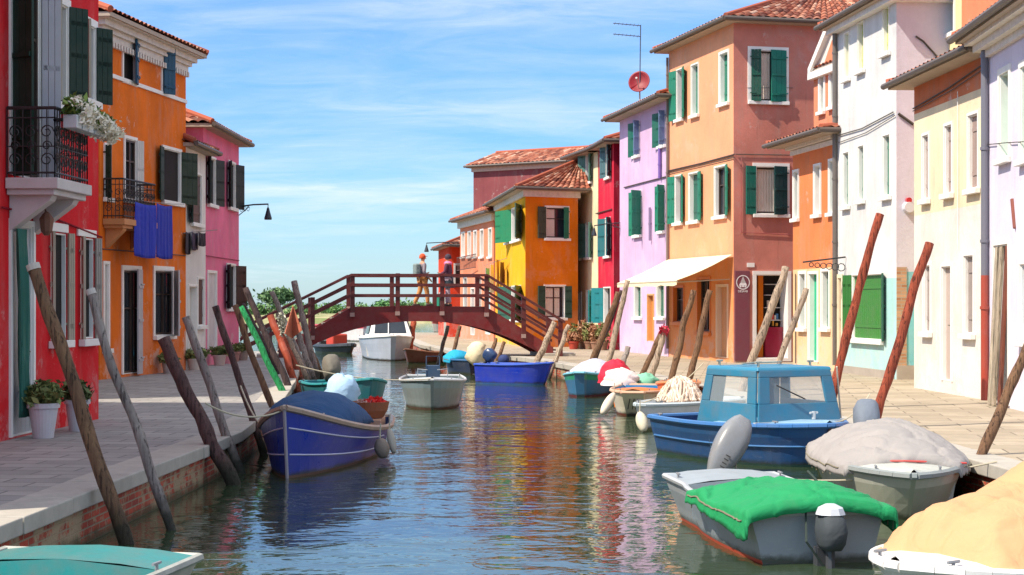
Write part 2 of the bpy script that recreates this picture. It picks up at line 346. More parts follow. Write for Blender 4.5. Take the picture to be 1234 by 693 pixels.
for i, (a, wd, yt) in enumerate(((485, 6, 361), (548, 5, 362), (362, 5, 363), (318, 4, 364), (400, 5, 364), (430, 4, 365), (520, 6, 363))):
    tree(a, yt, 190+i*6, wd, 1.9, ['green bush on the far shore right of the bridge centre', 'green bush on the far shore behind the couple on the bridge', 'low shrub on the far shore between pine and bridge stairs', 'low shrub just left of the far pine',
         'shrub on the shore behind the left bridge stairs', 'small shrub on the shore below the left end of the top rail', 'wide bush on the shore under the two people'][i], name='shore_bush', cat='bush', n=900, cols=('3f6a3c', '7a9c5c'))

# ------------------------------------------------------------------ houses
def expand(pts, d):
    n = len(pts); out = []
    for i in range(n):
        p0, p1, p2 = (Vector((*pts[i-1], 0)), Vector((*pts[i], 0)), Vector((*pts[(i+1) % n], 0)))
        t1 = (p1-p0).normalized(); t2 = (p2-p1).normalized(); n1 = Vector((t1.y, -t1.x, 0)); n2 = Vector((t2.y, -t2.x, 0))
        k = (n1+n2); k = k/max(.3, k.dot(n1)); out.append(p1+k*d)
    return out
def tiles(mb, a, b, c, d, tw=.24, rh=.40, hump=.055):
    """a,b eave (left to right seen from outside), c above b, d above a"""
    a, b, c, d = map(Vector, (a, b, c, d)); nrm = ((b-a).cross(d-a if (d-a).length > .01 else c-a)).normalized()
    L = max((b-a).length, (c-d).length); Hh = max((d-a).length, (c-b).length)
    if L < .1: return
    nc = max(2, int(L/tw)); nr = max(2, int(Hh/rh)); K = 6
    if mb.uv is None: mb.uv = []
    o = len(mb.v); W = nc*K+1
    for r in range(nr):
        for e in (0, 1):
            v = (r+e)/nr
            for i in range(W):
                u = i/(nc*K); p = (a.lerp(b, u)).lerp(d.lerp(c, u), v)
                h = hump*abs(math.cos(math.pi*i/K))+.02*(1-e)+.004
                mb.v.append(tuple(p+nrm*h)); mb.uv.append((i/K+.5-(1e-3), r+.01+.98*e))
    for r in range(nr):
        for e in (0, 1):
            if r == nr-1 and e: break
            b0 = o+(r*2+e)*W
            for i in range(W-1): mb.f.append((b0+i, b0+i+1, b0+W+i+1, b0+W+i)); mb.m.append(0)
TILE = tilemat(1.0)
GUT = paint('5c4f48', .5, .5, .4, 'gutter')
STONE = paint('d8d2c8', .75, .45, .2, 'window_stone', 6)
WHITE = paint('efece6', .6, .3, .3, 'white_frame')
CAS = paint('3d2a22', .5, .4, .4, 'casement')
CURT = cloth('d8c8b8')
class House:
    def __init__(s, label, pts, h, cols, name='plaster_house', cat='house', z0=.3, group='houses lining the canal', roof='hip', rh=None, over=.32, cornice=None, gutter=True, inset=None, slot=TILE):
        s.p = [Vector((x, y, 0)) for x, y in pts]; s.h = h; s.z0 = z0; s.cols = cols
        s.r = thing(name, label, cat, (s.p[0].x, s.p[0].y, ZQ), group=group); s.holes = {i: [] for i in range(4)}
        s.rshift = .5; s.rf = (roof, rh, over, cornice, gutter, inset, slot)
    def fr(s, i):
        a = s.p[i]; b = s.p[(i+1) % 4]; L = (b-a).length; t = (b-a)/L; return a, t, Vector((t.y, -t.x, 0)), L
    def uz(s, i, px, py, dd=0):
        a0, t, n, L = s.fr(i); a0 = a0+n*dd; a = (px-CX)/F; den = t.x-a*t.y; u = (a*a0.y-a0.x)/den; Y = a0.y+u*t.y; return u, CZ+(HY-py)*Y/F
    def P(s, i, u, z, d=0):
        a, t, n, L = s.fr(i); return a+t*u+n*d+Vector((0, 0, z))
    def bx(s, i, mb, u0, u1, z0, z1, d0, d1, m=None):
        a, t, n, L = s.fr(i); mb.obox(a+t*u0+n*d1+Vector((0, 0, z0)), t*(u1-u0), n*(d0-d1), Vector((0, 0, z1-z0)), m)
    def op(s, i, x0, x1, yt, yb, kind='glass', fw=.09, fm=None, leaves=(), depth=.16, sill=True, col='1f7a5c', name='window', wear=.5, mul=True, lab=None, curtain=False):
        ym = (yt+yb)/2; xm = (x0+x1)/2; u0 = s.uz(i, x0, ym)[0]; u1 = s.uz(i, x1, ym)[0]; za = s.uz(i, xm, yt)[1]; zb = s.uz(i, xm, yb)[1]
        return s.opu(i, u0, u1, zb, za, kind, fw, fm, leaves, depth, sill, col, name, wear, mul, lab, curtain)
    def opu(s, i, u0, u1, z0, z1, kind='glass', fw=.09, fm=None, leaves=(), depth=.16, sill=True, col='1f7a5c', name='window', wear=.5, mul=True, lab=None, curtain=False):
        L = s.fr(i)[3]; u0 = max(.03, u0); u1 = min(L-.03, u1); z0 = max(z0, ZQ+.02)
        if u1-u0 < .12: return None
        s.holes[i].append((u0, u1, z0, z1)); f = MB(); B = lambda *a, **k: s.bx(i, f, *a, **k)
        B(u0, u0+.02, z0, z1, -depth, .004, m=0); B(u1-.02, u1, z0, z1, -depth, .004, m=0); B(u0+.02, u1-.02, z1-.02, z1, -depth, .004, m=0); B(u0+.02, u1-.02, z0, z0+.02, -depth, .004, m=0)
        if fw:
            B(u0-fw, u0, z0, z1, .0, .03, m=0); B(u1, u1+fw, z0, z1, .0, .03, m=0); B(u0-fw, u1+fw, z1, z1+fw, .0, .032, m=0)
            if name != 'door': B(u0-fw, u1+fw, z0-fw*.8, z0, .0, .03, m=0)
        if kind == 'glass':
            q = .045; d0, d1 = -depth+.02, -depth+.065; cm = 1
            B(u0+.02, u0+.02+q, z0+.02, z1-.02, d0, d1, m=1); B(u1-.02-q, u1-.02, z0+.02, z1-.02, d0, d1, m=1)
            B(u0+.02+q, u1-.02-q, z1-.02-q, z1-.02, d0, d1, m=1); B(u0+.02+q, u1-.02-q, z0+.02, z0+.02+q, d0, d1, m=1)
            if mul and u1-u0 > .5: B((u0+u1)/2-.03, (u0+u1)/2+.03, z0+.02+q, z1-.02-q, d0, d1-.005, m=1)
            if mul: B(u0+.02+q, u1-.02-q, z0+(z1-z0)*.62, z0+(z1-z0)*.62+.035, d0, d1-.01, m=1)
        w_ = f.build(name, [fm or STONE, CAS], s.r)
        if lab: w_['label'] = lab
        g = MB(); s.bx(i, g, u0, u1, z0, z1, -depth-.03, -depth+.012)
        if kind in ('glass', 'dark'):
            g.build('pane', glass() if kind == 'glass' else dark_in(), w_)  # dark kind gets a sheet with room shade painted in, not glass
            if curtain:
                c = MB(); n = 24; rows = []
                for z in (z0+.06, z1-.05): rows.append([s.P(i, u0+.08+(u1-u0-.16)*k/n*curtain, z, -depth+.04+.015*math.sin(k*1.7)) for k in range(n+1)])
                c.grid(rows).build('curtain', CURT, w_, smooth=True)
        else:
            g = MB(); n = max(2, int((u1-u0)/.14)); m_ = paint(col, .5, wear, .35, 'boards')
            for k in range(n):
                s.bx(i, g, u0+.02+(u1-u0-.04)*k/n+.003, u0+.02+(u1-u0-.04)*(k+1)/n-.003, z0+.02, z1-.02, -depth, -depth+.04)
            s.bx(i, g, u0+.02, u1-.02, z0+.02, z1-.02, -depth-.03, -depth+.002)
            if kind == 'closed':
                for zz_ in (.18, .78): s.bx(i, g, u0+.05, u1-.05, z0+(z1-z0)*zz_, z0+(z1-z0)*zz_+.07, -depth+.04, -depth+.055)
            p = g.build('door_leaf' if name == 'door' else 'shutter', m_, w_)
            if name == 'door':
                h = MB(); q = s.P(i, u1-.14, z0+1.0, -depth+.04); nn = s.fr(i)[2]; h.tube([q, q+nn*.05], .012, 8); h.tube([q+nn*.05, q+nn*.05-s.fr(i)[1]*.09], .011, 8); h.build('handle', paint('6a5a3a', .3, .3, .6, 'brass'), w_)
        if sill and name != 'door':
            g = MB(); s.bx(i, g, u0-.1, u1+.1, z0-.10, z0-.005, .005, .10); g.build('sill', STONE if fm is None else fm, w_, bevel=.008)
        for side, ang, c, k in leaves:
            g = MB(); a0, t, n, _ = s.fr(i); wd = (u1-u0)*.5*k; uh = u0-.01 if side == 'L' else u1+.01; tt = t if side == 'L' else -t
            dr = tt*math.cos(R(ang))+n*math.sin(R(ang)); th = (n*math.cos(R(ang))-tt*math.sin(R(ang)))*.035
            o = a0+t*uh+n*.045+Vector((0, 0, z0-.02)); H = z1-z0+.03; k3 = 3
            for q in range(k3): g.obox(o+dr*(wd*q/k3+.003), dr*(wd/k3-.006), th, Vector((0, 0, H)))
            for zz_ in (.12, .5, .82): g.obox(o+dr*.02+Vector((0, 0, H*zz_)), dr*(wd-.04), th*1.7, Vector((0, 0, .06)))
            for zz_ in (.15, .85): g.obox(o-dr*.03+th*1.2+Vector((0, 0, H*zz_)), dr*(wd*.6), th*.8, Vector((0, 0, .03)))
            g.build('shutter', paint(c, .5, .3, .2, 'shutter_paint'), w_)
        return w_
    def line(s, i, u0, u1, z0, z1, h=.08, d=.05, col=None, name='string_course'):
        mb = MB(); a, t, n, L = s.fr(i); p = a+t*u0+n*.002+Vector((0, 0, z0)); q = a+t*u1+n*.002+Vector((0, 0, z1))
        mb.obox(p+n*d, q-p, -n*d, Vector((0, 0, h))); return mb.build(name, col or STONE, s.r, bevel=.006)
    def cable(s, i, pts, r=.012, name='cable', mat=None):
        mb = MB(); P = [s.P(i, *s.uz(i, x, y), .03) for x, y in pts]
        mb.tube(P, r, 5); return mb.build(name, mat or paint('4a4440', .6, .2, .3, 'cable'), s.r)
    def pipe(s, i, px, yt, yb, r=.045, col='7a7672', d=.07, name='drainpipe', u=None):
        mb = MB(); ua, za = s.uz(i, px, yt); ub, zb = s.uz(i, px, yb); ua = ub if u is None else u; zb = max(zb, ZQ); ub = ua
        mb.tube([s.P(i, ua, za, d), s.P(i, ub, zb, d)], r, 12)
        z = za-.5
        while z > zb+.2: mb.tube([s.P(i, ua, z, d), s.P(i, ua, z-.05, d)], r*1.25, 12); z -= 1.5
        return mb.build(name, paint(col, .4, .4, .5, 'pipe'), s.r, smooth=False)
    def done(s):
        mats = []; mb = MB()
        def mi(c):
            m_ = plaster(*c) if isinstance(c, tuple) else (plaster(c) if isinstance(c, str) else c)
            if m_ not in mats: mats.append(m_)
            return mats.index(m_)
        for i in range(4):
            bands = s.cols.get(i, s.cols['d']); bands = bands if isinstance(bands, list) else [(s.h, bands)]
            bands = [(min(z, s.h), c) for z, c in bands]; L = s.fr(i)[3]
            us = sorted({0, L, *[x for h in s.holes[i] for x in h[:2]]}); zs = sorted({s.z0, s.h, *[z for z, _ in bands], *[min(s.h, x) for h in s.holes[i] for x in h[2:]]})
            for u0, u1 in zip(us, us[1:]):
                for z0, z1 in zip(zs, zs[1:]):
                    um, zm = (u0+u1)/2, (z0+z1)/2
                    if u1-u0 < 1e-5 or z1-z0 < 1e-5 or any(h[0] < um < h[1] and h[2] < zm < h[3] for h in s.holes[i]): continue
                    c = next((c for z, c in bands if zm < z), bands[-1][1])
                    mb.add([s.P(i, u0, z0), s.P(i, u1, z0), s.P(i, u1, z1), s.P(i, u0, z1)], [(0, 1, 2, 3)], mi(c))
        mb.build('wall', mats, s.r)
        roof, rh, over, cornice, gutter, inset, slot = s.rf; pts = [(p.x, p.y) for p in s.p]
        e = expand(pts, over); h = s.h; V3 = lambda p, z: Vector((p.x, p.y, z))
        wd = ((e[3]-e[0]).length+(e[2]-e[1]).length)/2; rh = rh or wd*.2
        Ln = (e[1]-e[0]).length; ins = {'hip': min(wd/2, Ln*.45), 'gable': 0}[roof] if inset is None else inset
        rs = s.rshift; m1 = e[3]*rs+e[0]*(1-rs); m2 = e[1]*(1-rs)+e[2]*rs; tt = (m2-m1).normalized(); m1 = m1+tt*ins; m2 = m2-tt*ins
        g = MB(); zt = h+.10
        A, B_, C, D = [V3(p, zt) for p in e]; q1 = V3(m1, zt+rh); q2 = V3(m2, zt+rh)
        tiles(g, A, B_, q2, q1); tiles(g, C, D, q1, q2); tiles(g, B_, C, q2, q2+Vector((0, 0, 1e-4))); tiles(g, D, A, q1, q1+Vector((0, 0, 1e-4)))
        rf = g.build('roof', slot, s.r)
        sf = MB(); e2 = expand(pts, over-.02); a4 = [V3(p, h-.0) for p in e2]; b4 = [V3(p, h+.09) for p in e2]; sf.hexa([*a4, *b4]); sf.build('eaves', paint('b9a796', .8, .5, .2, 'eaves'), rf)
        rg = MB()
        if (q1-q2).length > .2: rg.tube([q1+Vector((0, 0, .04)), q2+Vector((0, 0, .04))], .09, 8)
        for x, y in ((A, q1), (B_, q2)): 
            if roof == 'hip': rg.tube([x+Vector((0, 0, .04)), y+Vector((0, 0, .04))], .075, 8)
        if rg.v: rg.build('ridge_tiles', paint('b0583c', .8, .6, .2, 'ridge'), rf)
        if cornice:
            c = MB()
            for dz, dd, hh in cornice[1]:
                e3 = expand(pts, dd); c.hexa([*[V3(p, h+dz) for p in e3], *[V3(p, h+dz+hh) for p in e3]])
            c.build('cornice', paint(cornice[0], .8, .6, .2, 'cornice', 8), s.r)
        if gutter:
            c = MB(); e4 = expand(pts, over+.05); a4 = [V3(p, h+.07) for p in e4]
            for i in range(2): c.tube([a4[i], a4[i+1]], .06, 8)
            c.build('gutter', GUT, s.r)
        return s
def quad(A, B, depth, side=None):
    A = Vector((*A, 0)); B = Vector((*B, 0)); t = (B-A).normalized(); n = Vector((t.y, -t.x, 0)); C = B-n*depth; D = A-n*depth
    return [tuple(x[:2]) for x in (A, B, C, D)]
G = '1c7a5e'; DG = '173f33'; BG = '17604f'
# ---- left row
RED = 'dc2028'
h = House('crimson house at the left edge with ornate iron balcony', quad((-6.35, 11.5), (-5.78, 23.2), 8), 8.3, {'d': (RED, .35)}, gutter=False)
dk = '0e3226'; bg_ = 'b3a793'
h.op(0, 14, 46, -60, 214, 'glass', .1, WHITE, [('L', 120, dk, .7), ('R', 120, 'b8b4bb', .5)], sill=False, name='door', lab='tall balcony door with dark green leaves', depth=.06)
h.op(0, 63, 80, 4, 124, 'dark', .1, WHITE, [('L', 140, bg_, .8), ('R', 142, dk, 1.0)], depth=.06)
h.op(0, 99, 113, 30, 120, 'dark', .1, WHITE, [('L', 140, bg_, .8), ('R', 142, dk, 1.0)], depth=.06)
h.op(0, 13, 38, 272, 524, 'door', .07, WHITE, name='door', col='b9bcc0', wear=.3, depth=.06)
h.op(0, 61, 79, 281, 410, 'dark', 0, WHITE, [('L', 140, bg_, .22), ('R', 150, bg_, .35)], depth=.06)
h.op(0, 97, 112, 287, 408, 'dark', 0, WHITE, [('L', 140, bg_, .3), ('R', 150, 'a09a92', .4)], depth=.06)
for x0, x1, y0, y1 in ((56, 80, 267, 281), (92, 114, 275, 287)):
    u0, z1 = h.uz(0, x0, y0); u1, z0 = h.uz(0, x1, y1); h.line(0, u0, u1, z0, z0, h=z1-z0, d=.03, col=WHITE, name='lintel')
h.opu(0, 1.0, 1.9, 1.5, 3.0, 'dark', .08, WHITE, [('L', 150, bg_, 1), ('R', 140, bg_, 1)]); h.opu(0, 1.0, 1.9, 4.6, 6.6, 'dark', .08, WHITE, [('L', 150, dk, 1), ('R', 150, dk, 1)])
h.opu(0, 3.6, 4.4, 1.5, 3.0, 'dark', .08, WHITE, [('L', 150, bg_, 1), ('R', 140, bg_, 1)]); h.opu(0, 3.6, 4.4, 4.6, 6.6, 'dark', .08, WHITE, [('L', 150, dk, 1), ('R', 150, dk, 1)])
h.cable(0, [(0, 250), (60, 262), (120, 286)], .014, mat=plaster('8a1226'))
red = h.done()
# balcony (projects from the red house)
def balcony(H, i, u0, u1, z, dep, hgt, slab, scroll=True, label=None):
    b = MB(); H.bx(i, b, u0, u1, z-.13, z, .01, dep); H.bx(i, b, u0+.05, u1-.05, z-.2, z-.13, .01, dep-.06)
    sl = b.build('balcony', paint(slab, .7, .4, .2, 'balcony_stone'), H.r, bevel=.01)
    if label: sl['label'] = label
    for u in (u0+.15, u1-.35):
        c = MB(); pr = [(0, z-.2), (0, z-.62), (dep*.35, z-.45), (dep*.75, z-.26), (dep*.8, z-.2)]; k = len(pr)
        A = [H.P(i, u, zz_, .01+d) for d, zz_ in pr]; B = [H.P(i, u+.2, zz_, .01+d) for d, zz_ in pr]
        c.add(A+B, [tuple(range(k)), tuple(reversed(range(k, 2*k)))]+[(j, k+j, k+(j+1) % k, (j+1) % k) for j in range(k)]); c.build('bracket', paint(slab, .7, .4, .2, 'balcony_stone'), sl)
    r = MB(); d1 = dep-.05; ir = paint('16161a', .5, .3, .5, 'wrought_iron')
    path = [(u0+.04, .02), (u0+.04, d1), (u1-.04, d1), (u1-.04, .02)]
    for zz_, rr in ((hgt, .022), (hgt*.86, .01), (.06, .014), (hgt*.45, .008)): r.tube([H.P(i, u, z+zz_, d) for u, d in path], rr, 6)
    for (ua, da), (ub, db) in zip(path, path[1:]):
        L = math.hypot(ub-ua, db-da); n = int(L/.085)
        for k in range(n+1):
            f = k/n; u, d = ua+(ub-ua)*f, da+(db-da)*f; r.tube([H.P(i, u, z, d), H.P(i, u, z+hgt, d)], .009, 4, cap=False)
        if scroll:
            for k in range(int(L/.17)):
                for z0_, rad in ((.26, .085), (.66, .085), (.46, .06)):
                    f = (k+.5)/int(L/.17); cu, cd = ua+(ub-ua)*f, da+(db-da)*f; P = []
                    for q in range(15):
                        a = q/14*8.5; rr = rad*(1-q/20); e = rr*math.cos(a); P.append(H.P(i, cu+(ub-ua)/L*e, z+hgt*z0_+rr*math.sin(a), cd+(db-da)/L*e))
                    r.tube(P, .008, 4, cap=False)
    r.build('railing', ir, sl); return sl
BD = .64; u0 = h.uz(0, 5, 214)[0]; u1 = h.uz(0, 111, 225, BD)[0]; BALz = h.uz(0, 5, 214)[1]; BU0, BU1 = u0, u1
balcony(h, 0, u0, u1, BALz, BD, (211-128)*19.3/F+.02, 'cfc7c4', label='white stone balcony with black scrolled iron railing')
h = House('orange house beyond the crimson one with white cornice and iron balcony', quad((-8.75, 35.2), (-7.96, 40.5), 7), 8.1, {'d': ('e87420', .75)},
          cornice=('e2d9cf', [(-.38, .05, .14), (-.24, .12, .10), (-.14, .22, .12), (-.02, .34, .10)]), over=.42, gutter=False)
h.op(0, 148, 163, 45, 99, 'dark', .07, WHITE, [('R', 15, '20506a', 1)], sill=False, depth=.06); h.op(0, 195, 208, 58, 114, 'dark', .07, WHITE, [('L', 25, '20506a', 1)], sill=False, depth=.06)
h.op(0, 150, 163, 168, 240, 'glass', .07, WHITE, [('R', 165, 'c8c8c4', .8)], depth=.06); h.op(0, 196, 217, 181, 243, 'dark', .07, WHITE, [('L', 168, dk, .8), ('R', 160, dk, 1.0)], depth=.06)
h.op(0, 126, 132, 176, 238, 'dark', .06, WHITE, [('L', 100, dk, 1)], depth=.06)
h.op(0, 120+5, 130, 318, 420, 'closed', .06, WHITE, col='c0bdb8', depth=.06); h.op(0, 148, 168, 325, 450, 'glass', .09, WHITE, [('R', 10, 'b8b6ba', 1)], name='door', sill=False, lab='open doorway with pale door leaf', depth=.06)
h.op(0, 186, 207, 326, 404, 'glass', .1, WHITE, [('R', 30, 'c4c2c4', 1.1)], depth=.06)
u, z = h.uz(0, 124, 92); u2, z2 = h.uz(0, 222, 123); L = h.fr(0)[3]; h.line(0, .0, L, (z+z2)/2, (z+z2)/2, .09, .04, WHITE)
dn = MB()
for k in range(34): h.bx(0, dn, k*L/34, k*L/34+.08, 7.58, 7.70, .05, .12)
dn.build('cornice_dentils', paint('e2d9cf', .8, .6, .2, 'cornice', 8), h.r)
h.cable(0, [(122, 300), (222, 308)], .012); org = h.done()
ub, zb = h.uz(0, 130, 268, .3); balcony(h, 0, .15, 2.1, h.uz(0, 150, 268)[1]+.02, .5, .85, 'c98a5a', label='small iron balcony on the orange wall')
h = House('unseen plaster house added behind the crimson house to shade the left pavement', quad((-9.6, 26.6), (-9.6, 34.6), 7), 6.6, {'d': 'd9b070'})  # unseen sun blocker, added so only a strip of sunlight reaches the pavement
h.opu(0, 1, 1.9, 1.4, 2.7, 'glass', leaves=[('L', 170, G, 1), ('R', 170, G, 1)]); h.opu(0, 4, 5, .45, 2.6, 'door', name='door', col='6a3a2a'); h.opu(0, 1, 1.9, 4.2, 5.6, 'glass', leaves=[('L', 170, G, 1), ('R', 170, G, 1)]); h.opu(0, 5.5, 6.4, 4.2, 5.6, 'glass', leaves=[('L', 170, G, 1), ('R', 170, G, 1)]); h.done()
h = House('narrow white house squeezed between orange and pink houses', quad((-7.98, 40.56), (-7.92, 42.9), 7), 5.9, {'d': ('e6e0da', .5)}, over=.28)
h.op(0, 230, 242, 210, 269, 'closed', .05, WHITE, col='4a2c24', leaves=[('L', 165, dk, .8)], depth=.06); h.op(0, 238, 245, 336, 392, 'closed', .05, WHITE, col='4d2620', depth=.06); h.opu(0, .3, 1.2, .45, 2.5, 'door', .06, WHITE, name='door', col='d8d4cc'); h.done()
h = House('bubblegum pink house at the end of the left row', quad((-7.98, 42.9), (-7.9, 48), 7), 6.62, {'d': ('ee7a9c', .5)}, over=.3)
h.op(0, 250, 259, 191, 246, 'dark', .06, WHITE, [('L', 160, '1f2f2a', .8), ('R', 162, '1f2f2a', .9)], depth=.06); h.op(0, 275, 283, 197, 250, 'dark', .06, WHITE, [('L', 160, '1f2f2a', .8), ('R', 160, '1f2f2a', .9)], depth=.06)
h.op(0, 250, 260, 329, 420, 'door', .07, WHITE, name='door', col='d6cfd0', depth=.06); h.op(0, 273, 283, 320, 371, 'dark', .06, WHITE, [('L', 160, '1f2f2a', .8), ('R', 160, '3f2a22', .9)], depth=.06)
h.cable(0, [(247, 308), (287, 314)], .014, mat=plaster('a84a62')); h.done()
# ---- right row
PEA = 'f2a67c'
h = House('peach corner house with a rose side wall, a canopy and green shutters', quad((4.82, 51.0), (6.1, 45.7), 7.5), 9.80, {'d': ('c9787a', .5), 0: [(3.35, ('e89458', .4)), (20, (PEA, .35))], 1: ('cf8474', .7)}, over=.38, rh=1.5)
h.op(0, 816, 823, 84, 143, 'dark', .03, WHITE, [('L', 172, G, 1.8), ('R', 165, G, 1.6)]); h.op(0, 834, 842, 78, 138, 'closed', .04, WHITE, col=G)
h.op(0, 868, 878, 64, 124, 'closed', .07, WHITE, col=G)
h.op(0, 814, 822, 212, 268, 'dark', .03, WHITE, [('L', 172, G, 1.5), ('R', 165, G, 1)]); h.op(0, 831, 842, 209, 266, 'closed', .04, WHITE, [('R', 170, G, 1)], col=BG); h.op(0, 862, 875, 201, 260, 'glass', .04, WHITE, [('R', 165, G, 1)])
h.op(0, 812, 824, 346, 388, 'glass', .05, paint('d9782c', .5, .3), sill=True); h.op(0, 841, 856, 336, 400, 'glass', .06, paint('d9782c', .5, .3)); h.op(0, 864.5, 877, 345, 431, 'door', .06, paint('e8c8a8', .6, .3), name='door', col='e0a070')
h.op(1, 905, 946, 61, 122, 'glass', .1, WHITE, [('L', 20, '0e4a3c', .55), ('R', 8, '137060', .95)], curtain=.6, mul=False, depth=.12); h.op(1, 911, 947, 201, 258, 'glass', .1, WHITE, [('L', 172, '137060', .7), ('R', 12, '0e3f40', .95)], curtain=.7, mul=False)
dw = h.op(1, 911, 949, 331, 432, 'dark', .1, WHITE, sill=False, name='shop_doorway', lab='shop doorway with orange post and dark interior', depth=.5)
m = MB(); ua, _ = h.uz(1, 920, 380); ubb, _ = h.uz(1, 926, 380); h.bx(1, m, ua, ubb, .47, 2.86, -.45, -.38); m.build('door_post', paint('e07a10', .4, .2), dw)
m = MB()
for k, zz_ in enumerate((.9, 1.25, 1.6, 1.95, 2.3, 2.6)): h.bx(1, m, ubb+.05, ubb+.55, zz_, zz_+.025, -.48, -.36)
m.build('shelf', paint('c8c8c8', .4, .2), dw)
m = MB(); h.bx(1, m, ubb+.03, ubb+.58, .5, 1.3, -.40, -.28); h.bx(1, m, ubb+.03, ubb+.58, 1.3, 1.42, -.42, -.26); m.build('counter', paint('8f1038', .35, .2), dw)
for k in range(14):
    m = MB(); zz_ = random.choice((1.45, 1.62, 1.975, 2.325)); uu = ubb+.06+U(0, .45); h.bx(1, m, uu, uu+U(.03, .08), zz_, zz_+U(.06, .2), -.44, -.38); m.build('goods', paint(('c03028', 'd8d0c0', '2a6a9a', 'e0a030')[k % 4], .5), dw)
h.cable(0, [(806, 206), (845, 197), (886, 186)], .02); h.cable(0, [(806, 209), (886, 190)], .012); h.cable(1, [(886, 186), (952, 187)], .014); h.cable(1, [(893, 190), (893, 280), (952, 283)], .014, mat=plaster('a85a58'))
h.pipe(0, 806, 70, 420, .04, '7a6a62', u=.06)
for y in ((106, 106),): h.cable(1, [(900, y[0]), (955, y[1])], .008)
pch = h.done()
m = MB(); ua, za = h.uz(1, 888, 324); ubb, zb_ = h.uz(1, 906.5, 437); h.bx(1, m, .03, .46, .5, 2.98, .005, .04); sg = m.build('shop_sign', paint('7a3f4c', .5, .3), h.r, bevel=.006); sg['label'] = 'maroon shop panel with a white fir tree in a ring'
SW = paint('e8e4e4', .5, .1)
m = MB(); cu, cz = .26, 2.66
n = 40; o = len(m.v)
for k in range(n):
    a = 2*math.pi*k/n
    for rr in (.175, .20): m.v.append(tuple(h.P(1, cu+rr*math.cos(a), cz+rr*math.sin(a), .046)))
m.f += [(2*k, 2*k+1, (2*k+3) % (2*n), (2*k+2) % (2*n)) for k in range(n)]; m.m += [0]*n
for a in ([(-.12, -.09), (.12, -.09), (0, .16)], [(-.085, -.02), (.085, -.02), (0, .17)], [(-.05, -.13), (.05, -.13), (.012, -.09), (-.012, -.09)]): m.add([h.P(1, cu+x, cz+y, .046+.001*len(a)) for x, y in a], [tuple(range(len(a)))])
for sx in (-1, 1):
    m.add([h.P(1, cu+sx*.075+.028*math.cos(q), cz-.115+.028*math.sin(q), .046) for q in [k*.6283 for k in range(10)]], [tuple(range(10))])
m.build('emblem', SW, sg)
def text(s, H, i, u, z, d, size, mat, parent, name='lettering'):
    c = bpy.data.curves.new(name, 'FONT'); c.body = s; c.size = size; c.extrude = .002; c.align_x = 'CENTER'
    tmp = bpy.data.objects.new('tmp', c); col.objects.link(tmp); dg = bpy.context.evaluated_depsgraph_get(); me = bpy.data.meshes.new_from_object(tmp.evaluated_get(dg))
    bpy.data.objects.remove(tmp); a, t, n, L = H.fr(i); P = H.P(i, u, z, d)
    M = Matrix((t, Vector((0, 0, 1)), n)).transposed().to_4x4(); me.transform(Matrix.Translation(P-root_of(parent).location)@M)
    me.materials.clear(); me.materials.append(mat); o = bpy.data.objects.new(name, me); col.objects.link(o); o.parent = parent; return o
text('DESPAR', h, 1, cu, 2.385, .043, .085, SW, sg)
m = MB(); u_, z_ = h.uz(1, 900, 322); h.bx(1, m, u_, u_+.22, z_, z_+.12, .004, .02); m.build('number_plate', WHITE, h.r)
# awning
m = MB(); aw = []
A0, tt, nn, LL = h.fr(0)
for k in range(7):
    f = k/6; aw.append([A0+tt*(LL*j/24)+nn*(.05+1.6*f)+Vector((0, 0, 3.42-.72*f-.05*math.sin(f*math.pi)+.012*math.sin(j*1.1)*f)) for j in range(25)])
aw.append([p-Vector((0, 0, .13+.01*math.sin(j*2))) for j, p in enumerate(aw[-1])])
awn = tag(m.grid(aw).build('awning', cloth('f0dfb8'), None, smooth=False, solid=.012), 'cream cloth awning over the shop front of the peach house', 'awning')
m = MB()
for j in (1, 12, 23): m.tube([A0+tt*(LL*j/24)+nn*.03+Vector((0, 0, 2.75)), A0+tt*(LL*j/24)+nn*1.6+Vector((0, 0, 2.66))], .015, 6)
m.tube([A0+nn*1.64+Vector((0, 0, 2.68)), A0+tt*LL+nn*1.64+Vector((0, 0, 2.68))], .025, 8); m.build('awning_arm', paint('b8a890', .4, .2), awn)
h = House('pale lilac house with green shutters left of the peach house', quad((3.70, 57.0), (4.80, 51.05), 6), 8.35, {'d': ('d8b4d4', .5)}, over=.45, rh=1.2)
for a in ((765, 771, 147, 187), (795, 802, 135, 175)): h.op(0, *a, 'dark', .02, WHITE, [('L', 168, BG, 1.3), ('R', 100, '6a7fa0', .6)])
for a in ((765, 773, 231, 283), (795, 801, 224, 278)): h.op(0, *a, 'closed', .03, WHITE, [('L', 165, G, .8), ('R', 120, G, 1)], col=BG)
h.op(0, 765, 773, 344, 382, 'closed', .03, WHITE, col='18604c'); h.op(0, 792, 801, 343, 382, 'closed', .03, WHITE, col='18604c'); h.op(0, 781, 788, 356, 411, 'door', .05, paint('e0a868', .5), name='door', col='d88840', wear=.2)
h.cable(0, [(753, 226), (803, 213)], .02); h.pipe(0, 797.5, 178, 215, .05, '7a5aa8'); h.pipe(0, 785.5, 250, 290, .04, '8a7a9a')
lil = h.done()
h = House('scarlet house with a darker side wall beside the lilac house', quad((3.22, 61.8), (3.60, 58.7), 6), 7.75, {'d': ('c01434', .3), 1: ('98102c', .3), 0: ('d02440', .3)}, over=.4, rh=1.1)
h.op(0, 731, 736, 176, 213, 'dark', .03, WHITE, [('L', 150, '4a6a70', .8), ('R', 150, '4a6a70', .8)]); h.op(0, 730, 736, 263, 308, 'dark', .03, WHITE, [('L', 150, '2a6a70', .8), ('R', 150, '2a6a70', .8)]); h.op(0, 728, 736, 347, 389, 'dark', .04, WHITE, [('L', 150, '1a7a80', 1)])
